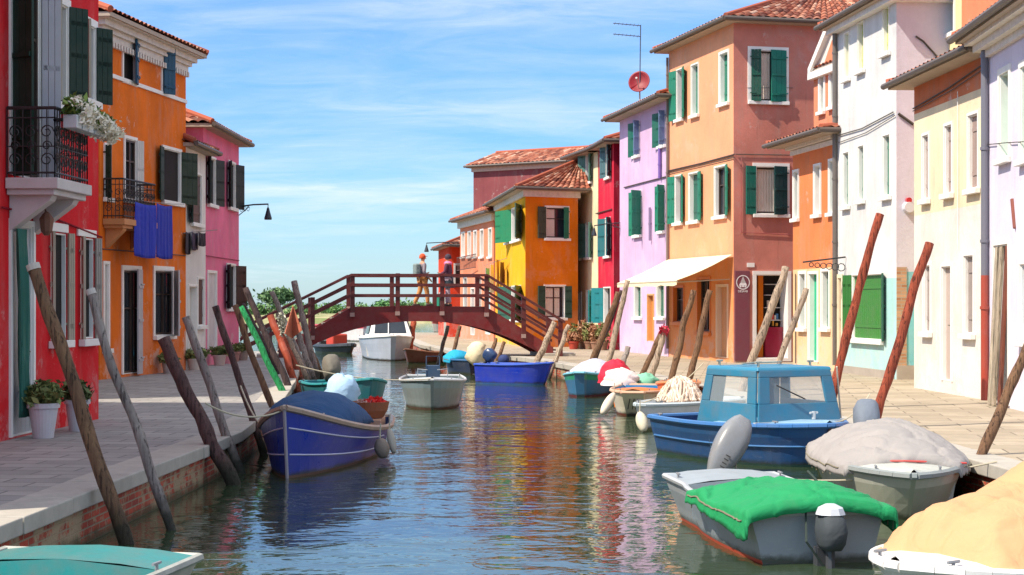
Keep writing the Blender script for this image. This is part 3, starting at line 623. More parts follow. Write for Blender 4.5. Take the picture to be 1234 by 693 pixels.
h.cable(0, [(717, 258), (738, 252)], .02); h.done()
h = House('cream yellow house with grey green shutters beyond the scarlet one', quad((2.47, 65.2), (3.20, 61.85), 6), 7.75, {'d': ('ecdcb4', .4)}, over=.4, rh=1.1)
h.op(0, 697, 700, 193, 226, 'closed', .03, WHITE, col='b8a080'); h.op(0, 697, 700, 272, 311, 'closed', .03, WHITE, col='b8a080'); h.op(0, 706.5, 713, 183, 219, 'dark', .03, WHITE, [('L', 150, '4f7a70', 1), ('R', 150, '4f7a70', .8)]); h.op(0, 706.5, 713, 269, 310, 'dark', .03, WHITE, [('L', 150, '4f7a70', 1), ('R', 150, '4f7a70', .8)])
h.op(0, 707, 713, 350, 388, 'dark', .04, WHITE, [('R', 150, '1a7a80', 1)]); h.op(0, 697, 701, 352, 415, 'door', .04, WHITE, name='door', col='c89a50'); h.done()
h = House('corner house painted yellow on the canal and orange on its side', quad((-.72, 72), (.50, 61.9), 6), 6.30, {'d': ('e88412', .3), 0: ('eeb010', .4), 1: ('e47c14', .5)}, over=.42, rh=1.25, cornice=('e8ded2', [(-.22, .10, .22)]))
h.rshift = .9; h.p[2] = Vector((2.50, 62.9, 0)); h.p[3] = Vector((2.6, 72.8, 0))
h.op(0, 617, 628, 250, 289, 'dark', .03, WHITE, [('L', 165, '1a7a4a', 1.2), ('R', 165, '4a6a5a', 1.0)]); h.op(0, 610, 614, 255, 292, 'closed', .03, WHITE, col='1f9a4a'); h.op(0, 617, 628, 345, 385, 'dark', .03, WHITE, [('L', 165, '2a5a48', 1), ('R', 165, '3a5a48', 1)]); h.op(0, 603, 608, 350, 405, 'door', .04, WHITE, name='door', col='3a8a5a')
h.op(1, 658, 684, 250, 287, 'glass', .06, WHITE, [('L', 172, '3f4a3c', .8), ('R', 12, '1a7058', .5)], curtain=.45); h.op(1, 657, 680, 345, 383, 'glass', .06, WHITE, [('L', 172, '2a4a3c', .8), ('R', 172, '244438', .7)], curtain=.9)
h.cable(1, [(636, 232), (650, 236)], .015); yel = h.done()
h = House('salmon terrace house with a long row of narrow windows behind the bridge', quad((-2.5, 80), (-.80, 72.2), 6), 6.0, {'d': ('e88c68', .4)}, over=.4, rh=1.3, cornice=('e8ddd0', [(-.3, .12, .3)]))
for a, c in ((558.5, 'c8a890'), (566, 'c0a08a'), (573, 'b89888'), (581, 'a08878'), (591, '8a9a70')): h.op(0, a-1.8, a+1.8, 281+(a-558)*-.15, 309, 'closed', .06, WHITE, col=c)
for a in (561, 578): h.op(0, a-2, a+2, 335, 372, 'glass', .06, WHITE)
h.op(0, 586, 591, 345, 403, 'door', .05, WHITE, name='door', col='8ab8c8'); h.op(0, 568, 572, 348, 404, 'door', .05, WHITE, name='door', col='6a4434')
h.done()
h = House('tall maroon house with tiled roof rising behind the salmon terrace', quad((-1.95, 84), (2.55, 81.0), 5), 8.95, {'d': ('8a4a4c', .6)}, over=.3, rh=.85, roof='gable', cornice=('d8b8a8', [(-.2, .08, .2)]))
h.opu(3, 1.5, 2.3, 6.6, 8.1, 'closed', .08, WHITE, col='b87868'); h.done()
h = House('small vermilion house at the far end of the right row', quad((-3.9, 88), (-3.1, 82), 5), 4.9, {'d': ('e0401c', .3)}, over=.3)
h.opu(0, 1, 1.8, 1.3, 2.6, 'glass', leaves=[('L', 160, G, 1), ('R', 160, G, 1)]); h.opu(0, 3.5, 4.4, .45, 2.5, 'door', name='door', col='2a6a5a'); h.opu(1, .3, .7, 3, 4, 'glass'); h.done()
# ---- right row, near
h = House('terracotta cottage with a white arched upper window next to the rose wall', quad((7.28, 43.0), (7.76, 39.9), 7), 6.12, {'d': ('e88a5a', .4), 0: [(2.95, ('ecc090', .5)), (20, ('ea8450', .45))]}, over=.55, rh=.55, cornice=('f0e6dc', [(-.22, .06, .12), (-.08, .16, .08)]))
for a, c in (((957, 962.5, 207, 263), '3a6a58'), ((982, 989, 200, 258), 'b8b0a8'), ((1000, 1006, 194, 256), '4a7a68')): h.op(0, *a, 'closed', .06, WHITE, col=c)
h.op(0, 964, 971, 330, 395, 'closed', .08, WHITE, col='2f6a50'); h.op(0, 975.5, 985.5, 330, 436, 'door', .07, WHITE, name='door', col='0fae80', wear=.2); h.op(0, 991, 999.5, 327, 395, 'closed', .07, WHITE, col='4a7a66')
h.cable(0, [(960, 330), (960, 438)], .014); h.done()
h = House('narrow terracotta attic tower with white pediment behind the cottage eaves', quad((8.0, 44.0), (8.52, 41.2), 3), 8.15, {'d': ('e08a66', .4)}, name='attic_tower', cat='attic', z0=5.5, over=.1, rh=.1, group=None, gutter=False)
h.op(0, 988.5, 993.5, 90, 134, 'closed', .09, WHITE, col='7a9a88'); h.op(0, 1001, 1005, 84, 128, 'closed', .09, WHITE, col='7a9a88')
m = MB(); L = h.fr(0)[3]
for a, bb, zz_, z2_ in ((0, L/2, 8.1, 9.15), (L/2, L, 9.15, 8.1)): m.obox(h.P(0, a-.03, zz_, .16), h.P(0, bb, z2_, 0)-h.P(0, a, zz_, 0), h.P(0, 0, 0, -.5)-h.P(0, 0, 0, 0), Vector((0, 0, .2)))
h.bx(0, m, -.05, L+.05, 8.0, 8.18, -.1, .16); m.build('pediment', WHITE, h.r)
m = MB(); m.add([h.P(0, 0, 8.1, .02), h.P(0, L, 8.1, .02), h.P(0, L/2, 9.2, .02)], [(0, 1, 2)]); m.add([h.P(0, L*.3, 8.3, .05), h.P(0, L*.7, 8.3, .05), h.P(0, L*.5, 8.85, .05)], [(0, 1, 2)], 1); m.build('gable', [plaster('e8dcd0', .4), plaster('e08a66', .4)], h.r); h.done()
h = House('tall white house with lime green top shutters and turquoise base', quad((7.75, 39.6), (8.20, 35.4), 8), 8.62, {'d': ('d8d2da', .3), 0: [(2.62, ('a8d4d0', .5)), (20, ('dddbd8', .5))], 1: [(2.75, ('7fc4cc', .4)), (20, ('d4d0dc', .25))]}, over=.35, rh=1.2, cornice=('f4f0ec', [(-.12, .2, .12)]))
for a in ((1018.5, 1024, 40, 94), (1034.6, 1041.6, 27, 84), (1064.6, 1072, 7, 63)): h.op(0, *a, 'closed', .02, WHITE, col='c8cc6a', depth=.12)
for a in ((1017, 1023.5, 184, 248), (1035, 1041.6, 176, 241), (1065, 1073, 163, 236)): h.op(0, *a, 'closed', .02, WHITE, col='2f7a64', depth=.12)
h.op(0, 1028, 1064, 331, 409, 'closed', .04, WHITE, [('L', 165, '2a6a28', .35), ('R', 165, '2a5a48', .25)], col='2f7d22', depth=.08, lab='wide window with closed grass-green shutters'); h.op(0, 1011, 1015, 335, 440, 'door', .09, paint('f2e0c0', .6), name='door', col='a87848')
m = MB(); br = bpy.data.materials.new('exposed_brick'); br.use_nodes = True; t = br.node_tree; b = t.nodes['Principled BSDF']
k = t.nodes.new('ShaderNodeTexBrick'); k.inputs['Scale'].default_value = 1; k.inputs['Brick Width'].default_value = .22; k.inputs['Row Height'].default_value = .07; k.inputs['Mortar Size'].default_value = .01
k.inputs['Color1'].default_value = (*hx('a0704e'), 1); k.inputs['Color2'].default_value = (*hx('c49a78'), 1); k.inputs['Mortar'].default_value = (*hx('a89a88'), 1)
c = t.nodes.new('ShaderNodeTexCoord'); s_ = t.nodes.new('ShaderNodeSeparateXYZ'); t.links.new(c.outputs['Object'], s_.inputs[0]); kk = t.nodes.new('ShaderNodeCombineXYZ'); t.links.new(s_.outputs[0], kk.inputs[0]); t.links.new(s_.outputs[2], kk.inputs[1]); t.links.new(kk.outputs[0], k.inputs[0])
t.links.new(k.outputs[0], b.inputs['Base Color']); b.inputs['Roughness'].default_value = .9
h.bx(1, m, .0, .22, .46, 2.85, .003, .02); m.build('brick_strip', br, h.r)
m = MB(); h.bx(1, m, .0, 1.2, .4, .75, .004, .05); h.bx(0, m, 0, 4.1, .4, .62, .004, .05); m.build('plinth', paint('b0a498', .85, .6, .2, 'stone'), h.r)
h.cable(0, [(1012, 163), (1040, 155), (1078, 135)], .014); h.cable(0, [(1012, 172), (1045, 160), (1080, 139)], .010); h.cable(1, [(1082, 137), (1100, 150)], .03)
h.pipe(0, 1008, 38, 440, .055, '6a625c', u=.06)
h.cable(1, [(1103, 44), (1112, 50), (1130, 70)], .02, name='flue')
wht = h.done()
h = House('cream house with whitewashed ground floor and terracotta band under its eaves', quad((7.73, 31.9), (7.93, 27.8), 8), 6.22, {'d': ('e8d8b8', .4), 0: [(3.75, ('e2dcd2', .5)), (5.70, ('eedbb8', .45)), (20, ('d88058', .6))]}, over=.42, rh=.9)
for a in ((1113, 1120, 163, 240), (1139.7, 1148, 151, 233), (1168, 1179.5, 138, 227)): h.op(0, *a, 'closed', .05, WHITE, col='a58c82', depth=.09)
h.op(0, 1114, 1122, 320, 400, 'closed', .05, WHITE, col='9c8e88', depth=.09); h.op(0, 1136, 1147, 321, 459, 'door', .05, WHITE, name='door', col='b8a69c', depth=.10, wear=.2); h.op(0, 1163, 1174, 308, 402, 'closed', .05, WHITE, col='9c8e88', depth=.09)
h.cable(0, [(1102, 131), (1145, 106), (1186, 78)], .014); h.cable(0, [(1102, 134), (1150, 108), (1186, 84)], .010)
h.cable(0, [(1156, 110), (1156, 300)], .008, mat=WHITE)
crm = h.done()
h = House('taller salmon and straw coloured house rising behind the cream house', quad((9.3, 36.3), (9.75, 29.0), 6), 10.2, {'d': ('e88a68', .35), 0: ('f0dca8', .3)}, over=.35)
h.op(0, 1141, 1150, -30, 40, 'closed', .08, WHITE, col='18a078'); h.op(0, 1126+6, 1136, -40, 55, 'closed', .0, WHITE, col='5a5048')
u, z = h.uz(0, 1160, 40); m = MB(); h.bx(0, m, u, h.fr(0)[3], 4, 10.15, .003, .02); m.build('salmon_plaster', plaster('ec8a64', .35), h.r); h.done()
h = House('whitish lilac house at the right edge with a moulded cornice', quad((7.74, 27.0), (7.35, 18.5), 8), 6.35, {'d': ('e0d8e8', .3)}, over=.45, cornice=('efe6da', [(-.3, .08, .12), (-.18, .2, .12), (-.06, .32, .08)]))
h.op(0, 1206, 1217, 88, 190, 'closed', .1, WHITE, col='12a080'); h.op(0, 1231.5, 1246, 78, 190, 'closed', .1, WHITE, col='12a080'); h.op(0, 1199, 1216, 295, 484, 'dark', .05, WHITE, name='doorway', sill=False, depth=.35, lab='doorway blocked with old timber planks'); h.op(0, 1231, 1246, 318, 410, 'closed', .1, WHITE, col='5a9ac8')
for a in (4.2, 6.4): h.opu(0, a, a+.8, 1.4, 2.7, 'closed', .1, WHITE, col='5a9ac8'); h.opu(0, a, a+.8, 4, 5.5, 'closed', .1, WHITE, col='12a080')
h.cable(0, [(1190, 58), (1210, 48), (1234, 30)], .016); h.cable(0, [(1190, 66), (1212, 52), (1240, 36)], .010); h.cable(0, [(1185, 175), (1215, 172), (1250, 170)], .008)
h.pipe(0, 1190, 30, 332, .06, '70707c', u=.09); h.pipe(0, 1190, 332, 482, .062, 'a8402c', u=.09)
m = MB(); m.tube([h.P(0, *h.uz(0, 1221, 240), .02), h.P(0, *h.uz(0, 1224, 275), .02)], .03, 5, jit=.3); m.build('rusty_bracket', paint('8a4a3c', .8, .5), h.r)
l5 = h.done()
for k, (a, bq, c, lb) in enumerate(((1201, 1204, 'd8cbb4', 'pale weathered board in the right edge doorway'), (1206, 1209, 'c8b8a0', 'bleached board beside the brown beam in the doorway'), (1213, 1214, '8a4a34', 'tall brown timber beam leaning in the doorway'))):
    m = MB(); u0, _ = h.uz(0, a, 400); u1, _ = h.uz(0, bq, 400); u1 = u0+.14
    m.obox(h.P(0, u0, ZQ+.01, .10), h.P(0, u1, 0)-h.P(0, u0, 0), h.P(0, 0, 0, .05)-h.P(0, 0, 0, 0), h.P(0, .02, 2.5, -.12)-h.P(0, 0, 0, 0))
    tag(m.build('timber_plank', woodpole(c, 'b09a80' if k < 2 else '7a3f2c'), bevel=.01), lb, 'plank', 'planks leaning in the doorway')
# ------------------------------------------------------------------ bridge
BUR = paint('7c1c1e', .55, .5, .35, 'burgundy_paint', 4); BUR2 = paint('5e1616', .5, .5, .35, 'burgundy_rail', 4)
br_th = R(9); BC = Vector((-2.98, 51.6, 0)); bax = Vector((math.cos(br_th), math.sin(br_th), 0)); bay = Vector((-math.sin(br_th), math.cos(br_th), 0))
bridge = thing('footbridge', 'arched burgundy timber footbridge over the canal', 'bridge', tuple(BC))
def bp(x, y, z): return BC+bax*x+bay*y+Vector((0, 0, z))
def dk_(x):   # deck top height
    a = abs(x); return 1.98+.06*(1-min(a, 2.1)/2.1) if a < 2.1 else max(ZQ+.02, 1.98-(a-2.1)*.60)
def arch(x): return .42+1.12*max(0, 1-(abs(x)/3.95)**2.2)
for y0 in (-1.0, .88):
    m = MB(); n = 40; X = [-4.15+8.3*k/n for k in range(n+1)]
    for k in range(n):
        a, c = X[k], X[k+1]; fa, fc = (min(arch(a), dk_(a)-.12), min(arch(c), dk_(c)-.12))
        m.hexa([bp(a, y0, fa), bp(c, y0, fc), bp(c, y0+.14, fc), bp(a, y0+.14, fa), bp(a, y0, dk_(a)-.02), bp(c, y0, dk_(c)-.02), bp(c, y0+.14, dk_(c)-.02), bp(a, y0+.14, dk_(a)-.02)])
    m.build('beam', BUR, bridge)
m = MB(); x = -2.1
while x < 2.1: m.obox(bp(x, -.86, 1.93), bax*.13, bay*1.74, Vector((0, 0, .06))); x += .14
m.build('deck', paint('8a6a58', .8, .6, .2, 'deck_boards'), bridge)
m = MB()
for s in (-1, 1):
    for k in range(9):
        x = s*(2.1+.27*k+.27); z = 1.94-.165*(k+1); m.obox(bp(x-.27*(s > 0), -.86, z), bax*.27, bay*1.74, Vector((0, 0, .05))); m.obox(bp(x-.27*(s > 0)+(.24 if s < 0 else 0), -.86, z-.1), bax*.03, bay*1.74, Vector((0, 0, .1)))
m.build('stairs', paint('8f7f70', .8, .6, .2, 'stair_boards'), bridge)
XP = [-5.25, -4.2, -3.25, -2.05, -.68, .68, 2.05, 3.2, 4.35]
for y in (-1.05, .95):
    pass
for side, y in (('near', -1.10), ('far', 1.02)):
    for x in XP:
        m = MB(); zb = dk_(x)-.28 if abs(x) < 4.2 else ZQ; m.obox(bp(x-.05, y, zb), bax*.13, bay*.11, Vector((0, 0, dk_(x)+.98-zb))); m.build('post', BUR2, bridge, bevel=.006)
        if side == 'near' and abs(x) < 4.2:
            m = MB(); m.obox(bp(x-.07, y-.04, zb-.02), bax*.14, bay*.03, Vector((0, 0, .12))); m.build('bracket_plate', paint('b09088', .6, .5), bridge)
    for dz, hh, dd in ((.95, .075, .18), (.64, .09, .04), (.32, .09, .04)):
        m = MB(); xs = [-5.4, -2.08, 2.08, 4.5]; zz_ = [1.98-(5.4-2.1)*.50, 1.98, 1.98, 1.98-(4.5-2.1)*.60]
        for (a, za), (c, zc_) in zip(list(zip(xs, zz_)), list(zip(xs, zz_))[1:]):
            yy = y+(.05-dd/2 if dd > .1 else (-.037 if side == 'near' else .10)); m.obox(bp(a, yy, za+dz-.02), bp(c, yy, zc_)-bp(a, yy, za), bay*dd, Vector((0, 0, hh)))
        m.build('rail', BUR2, bridge)
for s, x in ((-1, -4.9), (1, 3.75)):
    m = MB(); m.obox(bp(x, -1.02, -.6), bax*1.1, bay*2.0, Vector((0, 0, 1.1+.05))); m.build('abutment', istr, bridge, bevel=.02)

# ------------------------------------------------------------------ boats
def boat(name, label, bow, stern, beam, hg, hb, hs=None, tf=.75, bf=.02, full=2.4, hullc='2a5aa0', inner='8a9aa8', rail='d0d0d0', band=None, boot=None, group='boats moored along the canal', floor=.10, rake=.25, deck=None, deckc=None, flare=.35, hull_part='hull', rr=.028, thw=True, wear=.5, clt=(.10, .86)):
    B = Vector((*bow, 0)); St = Vector((*stern, 0)); L = (B-St).length; ax = (B-St)/L; ang = math.atan2(-ax.x, ax.y); c = (B+St)/2
    r = thing(name, label, 'boat', tuple(c), ang, group, local=True); r['_L'] = L
    hs = hs or hg
    def half(s):
        s = max(0, min(1, s))
        f = 1.0 if s < .35 else max(bf, (1-((s-.35)/.65)**full)**.75) if s < 1 else bf
        f = max(f, bf); g = tf+(1-tf)*min(1, s/.35)**.7; return beam/2*f*(g if s < .35 else 1)
    def sheer(s): return hg+(hb-hg)*max(0, (s-.35)/.65)**2+(hs-hg)*max(0, (.35-s)/.35)**2
    n = 26; T = [(-.22, .45), (-.05, .78), (.03, .82), (.33, None), (.66, None), (1, 1)]
    def sec(s, inset=0, zf=None):
        b = max(.005, half(s)-inset); zg = sheer(s); yy = (s-.5)*L; out = []
        prof = [(-.22, .50), (-.04, .80), (.03, .835), (zg*.35, .88), (zg*.72, .955), (zg, 1.0)] if zf is None else [(zf, .84), (zg*.5, .9), (zg, 1.0)]
        for z, k in prof:
            kk = 1-(1-k)*(1+flare*s); rk = rake*max(0, (s-.55)/.45)**2*(z-zg)/max(zg, .1)*.9
            out.append((b*kk, yy+rk+ (0 if zf is None else 0), z))
        return out
    m = MB(); rows = []
    for k in range(n+1):
        s = k/n; q = sec(s); rows.append([(-x, y, z) for x, y, z in reversed(q)]+[(0, q[0][1], -.26)]+q)
    o = len(m.v); W = len(rows[0]); m.grid(rows)
    # material by height: boot band, side, stripe band
    mi = []
    for k in range(n):
        for j in range(W-1):
            jj = j if j < W//2 else W-2-j   # 0 at gunwale
            mi.append({0: 1 if band else 0, 1: 0, 2: 0}.get(jj, 2 if boot else 0))
    m.m = mi
    m.add([rows[0][j] for j in range(W)], [tuple(range(W))], 0); m.add([rows[-1][j] for j in range(W)], [tuple(reversed(range(W)))], 0)
    hc = paint(hullc, .35, wear, .5, 'hull_paint', 2.5); h = m.build('hull', [hc, paint(band or hullc, .35, wear, .5, 'hull_band', 2.5), paint(boot or '5a2a22', .6, .6, .3, 'antifouling')], r, smooth=False)
    # inside
    m = MB(); rows = []
    for k in range(n+1):
        s = k/n; s2 = .015+.97*s; q = sec(s2, .045, floor); rows.append([(-x, y, z-.002) for x, y, z in reversed(q)]+[(0, q[0][1], floor)]+q)
    m.grid(rows); m.add(rows[0], [tuple(range(len(rows[0])))]); m.build('inner_hull', paint(inner, .5, .5, .3, 'inner_paint'), r)
    # gunwale
    m = MB(); g = []
    for k in range(n+1):
        s = k/n; q = sec(s)[-1]; g.append((q[0], q[1], q[2]))
    path = [(-x, y, z) for x, y, z in g]+[(x, y, z) for x, y, z in reversed(g)]
    for a, bb in zip(path, path[1:]+path[:1]):
        if (Vector(a)-Vector(bb)).length > 1e-3: m.tube([a, bb], rr, 6)
    m2 = MB()
    for side in (-1, 1):
        P = [[(side*(x-.06*(i == 1)-(.0 if i else -.02)), y, z+.012+.012*i) for i in (0, 1)] for x, y, z in g if x > .08]
        if side < 0: P = [list(reversed(p)) for p in P]
        m2.grid([[p[0] for p in P], [p[1] for p in P]])
    m.build('gunwale', paint(rail, .45, wear, .4, 'gunwale_paint'), r, smooth=False)
    if deck:
        m = MB(); s0, s1 = deck; rows = []
        for k in range(11):
            s = s0+(s1-s0)*k/10; q = sec(min(s, .995)); b = q[-1][0]; rows.append([(b*t*.97, q[-1][1], q[-1][2]+.012+.05*(1-t*t)) for t in (-1, -.6, 0, .6, 1)])
        m.grid(rows); q = rows[0]; m.add([q[0], q[2], q[4], (q[4][0]*.9, q[4][1], floor), (q[0][0]*.9, q[0][1], floor)], [(0, 1, 2, 3, 4)]); m.build('foredeck', paint(deckc or inner, .5, wear, .4, 'deck_paint'), r)
    if thw:
        for s in (.22, .5):
            if deck and s > deck[0]: continue
            b = half(s)-.05; zg = sheer(s); m = MB(); m.box((-b*.93, (s-.5)*L-.09, zg-.14), (b*.93, (s-.5)*L+.09, zg-.10)); m.build('thwart', paint('a08a6a', .7, .6, .2, 'thwart'), r)
    for s in clt:
        for sd in (-1, 1):
            q = sec(s)[-1]; cx_ = sd*(q[0]-.05); m = MB(); m.tube([(cx_, q[1], q[2]-.01), (cx_, q[1], q[2]+.055)], .012, 5); m.tube([(cx_, q[1]-.055, q[2]+.055), (cx_, q[1]+.055, q[2]+.055)], .011, 5); m.build('cleat', paint('8a8c90', .4, .5, .6, 'metal'), r)
    m = MB(); P = [((.16-.001*k)*math.cos(k*.5)*(half(.3)*1.2), (.3-.5)*L+.12*math.sin(k*.5), floor+.02+.0018*k) for k in range(60)]; m.tube(P, .012, 5); m.build('rope_coil', paint('b8a888', .9, .5, .2, 'rope'), r)
    r['_L'] = L
    return r, dict(half=half, sheer=sheer, L=L, sec=sec)
def tarp(r, g, s0, s1, peak, col, drop=.14, seed=1, ridge=None, wid=1.0, name='tarpaulin', wr=.03, crown=1.6, lab=None, over=.05):
    n, k = 96, 64; rows = []; L = g['L']
    for i in range(n+1):
        s = s0+(s1-s0)*i/n; e = i/n; b = max(.1, g['half'](s)+over)*wid; zg = g['sheer'](s); hgt = peak*(ridge(e) if ridge else max(0, math.sin(math.pi*min(1, max(0, e*1.0))))**.55)
        row = []; dr_ = drop(e) if callable(drop) else drop
        for j in range(k+1):
            t = -1+2*j/k; tt = abs(t)
            if tt > .86: x = b*(1+.03*(tt-.86)/.14)*math.copysign(1, t); z = zg+.03-dr_*(tt-.86)/.14
            else:
                q = tt/.86; x = b*q*math.copysign(1, t); z = zg+.03+hgt*(1-q**crown)
            w_ = mnoise.noise(Vector((x*2.2, s*L*1.6, seed)))*.6-7*max(0, .075-abs(mnoise.noise(Vector((x*1.9+seed, s*L*1.6, seed)))))+8*max(0, .065-abs(mnoise.noise(Vector((x*1.3+s*L, s*L*1.5-x, seed+9)))))-6*max(0, .05-abs(mnoise.noise(Vector((x*3.1-s*L*.8, s*L*2.2, seed+19)))))+mnoise.noise(Vector((x*6+3, s*L*4, seed*2)))*.35+ (abs(mnoise.noise(Vector((x*1.5, s*L*3.2, seed*3))))-.2)*.8
            y = (s-.5)*L; row.append((x+w_*wr*.4, y+mnoise.noise(Vector((x*3, seed, y*2)))*.02, z+w_*wr*(1.0 if tt < .86 else .6)))
        rows.append(row)
    for e in (0, -1):  # fold down ends
        last = rows[e]; c = [(x*.98, y-(.03 if e == 0 else -.03), max(g['sheer'](s0 if e == 0 else s1)-(drop(1. if e else 0.) if callable(drop) else drop)*.8, z-.5*max(.15, z-g['sheer'](s0 if e == 0 else s1))-.02)) for x, y, z in last]
        rows = [c]+rows if e == 0 else rows+[c]
    m = MB(); m.grid(rows); o = m.build(name, cloth(col), r, smooth=True, solid=.012)
    if lab: o['label'] = lab
    for sd in (3, -4):
        rp = MB(); P = [Vector(rw[sd]) for rw in rows[5:-5:2]]; rp.tube([p+Vector((math.copysign(.012, p.x), 0, 0)) for p in P], .007, 4)
        for p in P[::5]: rp.tube([p, Vector((p.x*1.0, p.y+.03, p.z-.10))], .006, 4)
        rp.build('lashing_line', paint('8c8470', .8, .4, .2, 'rope'), o)
    return o
def outboard(parent, x, y, z, cowl='2a2c30', s=1.0, tilt=0, cover=None, face=-1):
    """outboard motor at the stern, face=-1: hangs behind towards -y"""
    rt = MB(); q = 10
    def ring(cx, cy, cz, rx, ry):
        se = lambda v: math.copysign(abs(v)**.6, v)
        return [(x+cx*s+rx*s*se(math.cos(6.283*k/14)), y+face*(cy*s)+ry*s*se(math.sin(6.283*k/14)), z+cz*s) for k in range(14)]
    R_ = [ring(0, .20, .02, .09, .13), ring(0, .20, .08, .12, .18), ring(0, .21, .2, .135, .20), ring(0, .19, .32, .12, .18), ring(0, .17, .38, .07, .12)]
    if tilt:
        piv = Vector((x, y, z)); M = Matrix.Rotation(-face*R(tilt)*-1, 3, 'X'); tf_ = lambda p: tuple(piv+M@(Vector(p)-piv))
    else: tf_ = lambda p: tuple(p)
    c = MB(); 
    for r1 in R_: c.v += [tf_(p) for p in r1]
    for i in range(4): c.f += [(i*14+k, i*14+(k+1) % 14, (i+1)*14+(k+1) % 14, (i+1)*14+k) for k in range(14)]
    c.f += [tuple(reversed(range(14))), tuple(56+k for k in range(14))]; c.m = [0]*len(c.f)
    o = c.build('outboard_cover' if cover else 'outboard_motor', cloth(cover) if cover else paint(cowl, .3, .3, .5, 'cowl'), parent, smooth=True)
    if face > 0:
        for p in o.data.polygons: p.flip()
    l = MB(); l.tube([tf_((x, y+face*.17*s, z+.05*s)), tf_((x, y+face*.2*s, z-.45*s))], .045*s, 8); l.obox(Vector(tf_((x-.02*s, y+face*.08*s, z-.42*s))), (0.04*s, 0, 0), (0, face*.26*s, 0), (0, 0, -.03*s)); l.obox(Vector((x-.09*s, y-.05, z-.2*s)), (.18*s, 0, 0), (0, .1, 0), (0, 0, .22*s))
    l.build('leg', paint('3a3d42', .4, .4, .5, 'leg'), o); return o
def fender(name, label, top, bot, rad, col, group=None, rope=True):
    a = Vector(top); b = Vector(bot); r = thing(name, label, 'fender', tuple(b), group=group); m = MB(); k = 12
    m.tube([a.lerp(b, i/k) for i in range(k+1)], [max(.01, rad*math.sin(math.pi*(.06+.9*i/k))**.5) for i in range(k+1)], 16); m.build('bumper', cloth(col), r, smooth=True)
    if rope: c = MB(); c.tube([a+Vector((.01, 0, .2)), a], .01, 5); c.build('rope', paint('c8c0a8', .8, .4), r)
    return r
def ropes(parent, pts, r_=.009, name='mooring_rope', colr='c9bfa6'):
    m = MB(); m.tube(pts, r_, 5); return m.build(name, paint(colr, .85, .4, .2, 'rope'), parent)
# turquoise punt bottom left
r, g = boat('rowing_boat', 'turquoise open boat cropped by the bottom left corner', (-2.72, 11.0), (-3.6, 7.2), 1.75, .36, .40, tf=.9, bf=.80, full=3.0, hullc='c8c2b4', inner='159a9a', rail='bcbcb0', deck=(.86, .995), deckc='1a8a88', rr=.03, wear=1.2)
# dark blue boat with dome cover
r, g = boat('workboat', 'navy boat with a one-colour blue hull and round blue cover', (-2.66, 19.4), (-2.36, 24.5), 1.62, .40, .84, tf=.7, bf=.02, full=1.9, hullc='0630a0', inner='1d3d66', rail='b39a86', boot='6a4a3c', flare=.5, rake=.2, rr=.04)  # both hull sides share one even blue, without a separate panel
L = g['L']; blue_boat = r
for zf in (.72, .34):
    m = MB(); 
    for sd in (-1, 1):
        P = []
        for k in range(14):
            s = .42+.575*k/13; q = g['sec'](s); P.append((sd*(np.interp(g['sheer'](s)*zf, [p[2] for p in q], [p[0] for p in q])+.006), np.interp(g['sheer'](s)*zf, [p[2] for p in q], [p[1] for p in q]), g['sheer'](s)*zf))
        m.tube(P, .010, 5)
    m.build('trim_line', paint('c9cbe0', .5, .3), r)
m = MB(); q = g['sec'](1.0); m.tube([(0, q[k][1]+.012, q[k][2]) for k in range(len(q))], .022, 6); m.build('stem_post', paint('a8a0a8', .5, .4), r)
# round cover: half barrel dome
m = MB(); rows = []
for i in range(25):
    e = i/24; y = L*(.34-.46*e)*1.0; hh = .47*math.sin(math.pi*(.04+.93*e))**.6; b = min(.60, g['half'](y/L+.5)*.92); rows.append([(b*math.cos(math.pi*(1-j/20)), y, .46+(.42-.0)*0+hh*math.sin(math.pi*j/20)**.8+.03*mnoise.noise(Vector((i*.4, j*.5, 1)))) for j in range(21)])
m.grid(rows); m.build('dome_cover', cloth('0f4674'), r, smooth=True, solid=.01)
# basket
def basket(pos, rad):
    r = thing('wicker_basket', 'wicker basket of red flowers and cloth on the navy boat', 'basket', pos); m = MB(); m.lathe(pos, [(rad*.7, 0), (rad*.92, .1), (rad, .2), (rad*1.02, .22), (rad*.93, .22), (rad*.85, .1), (rad*.6, .04)], 22)
    m.build('basket_rim', paint('a8623c', .8, .7, .2, 'wicker', 20), r)
    m = MB(); leaves(m, Vector(pos)+Vector((.08, 0, .21)), (rad*.7, rad*.7, .07), 260, .045); m.build('flowers', leafmat('d01424', 'f04030', 'red_petals'), r)
    m = MB(); leaves(m, Vector(pos)+Vector((-.12, -.03, .21)), (rad*.5, rad*.6, .06), 160, .045); m.build('pale_cloth', leafmat('a8604c', 'f0e0d8', 'pale_bits'), r)
basket((-1.98, 23.1, .48), .27)
m = MB(); m.box((-2.26, 22.7, .30), (-1.80, 23.6, .47)); tag(m.build('stern_board', paint('c79a80', .7, .5, .2), bevel=.01), 'tan board under the flower basket on the navy boat', 'board')
fender('fender', 'brownish round rope fender at the stern of the navy boat', (-1.72, 21.6, .30), (-1.66, 21.55, .06), .10, '8a7a6c'); fender('fender', 'pale sausage fender beside the brown rope fender', (-1.62, 21.9, .40), (-1.55, 21.8, .10), .055, 'b0a898')
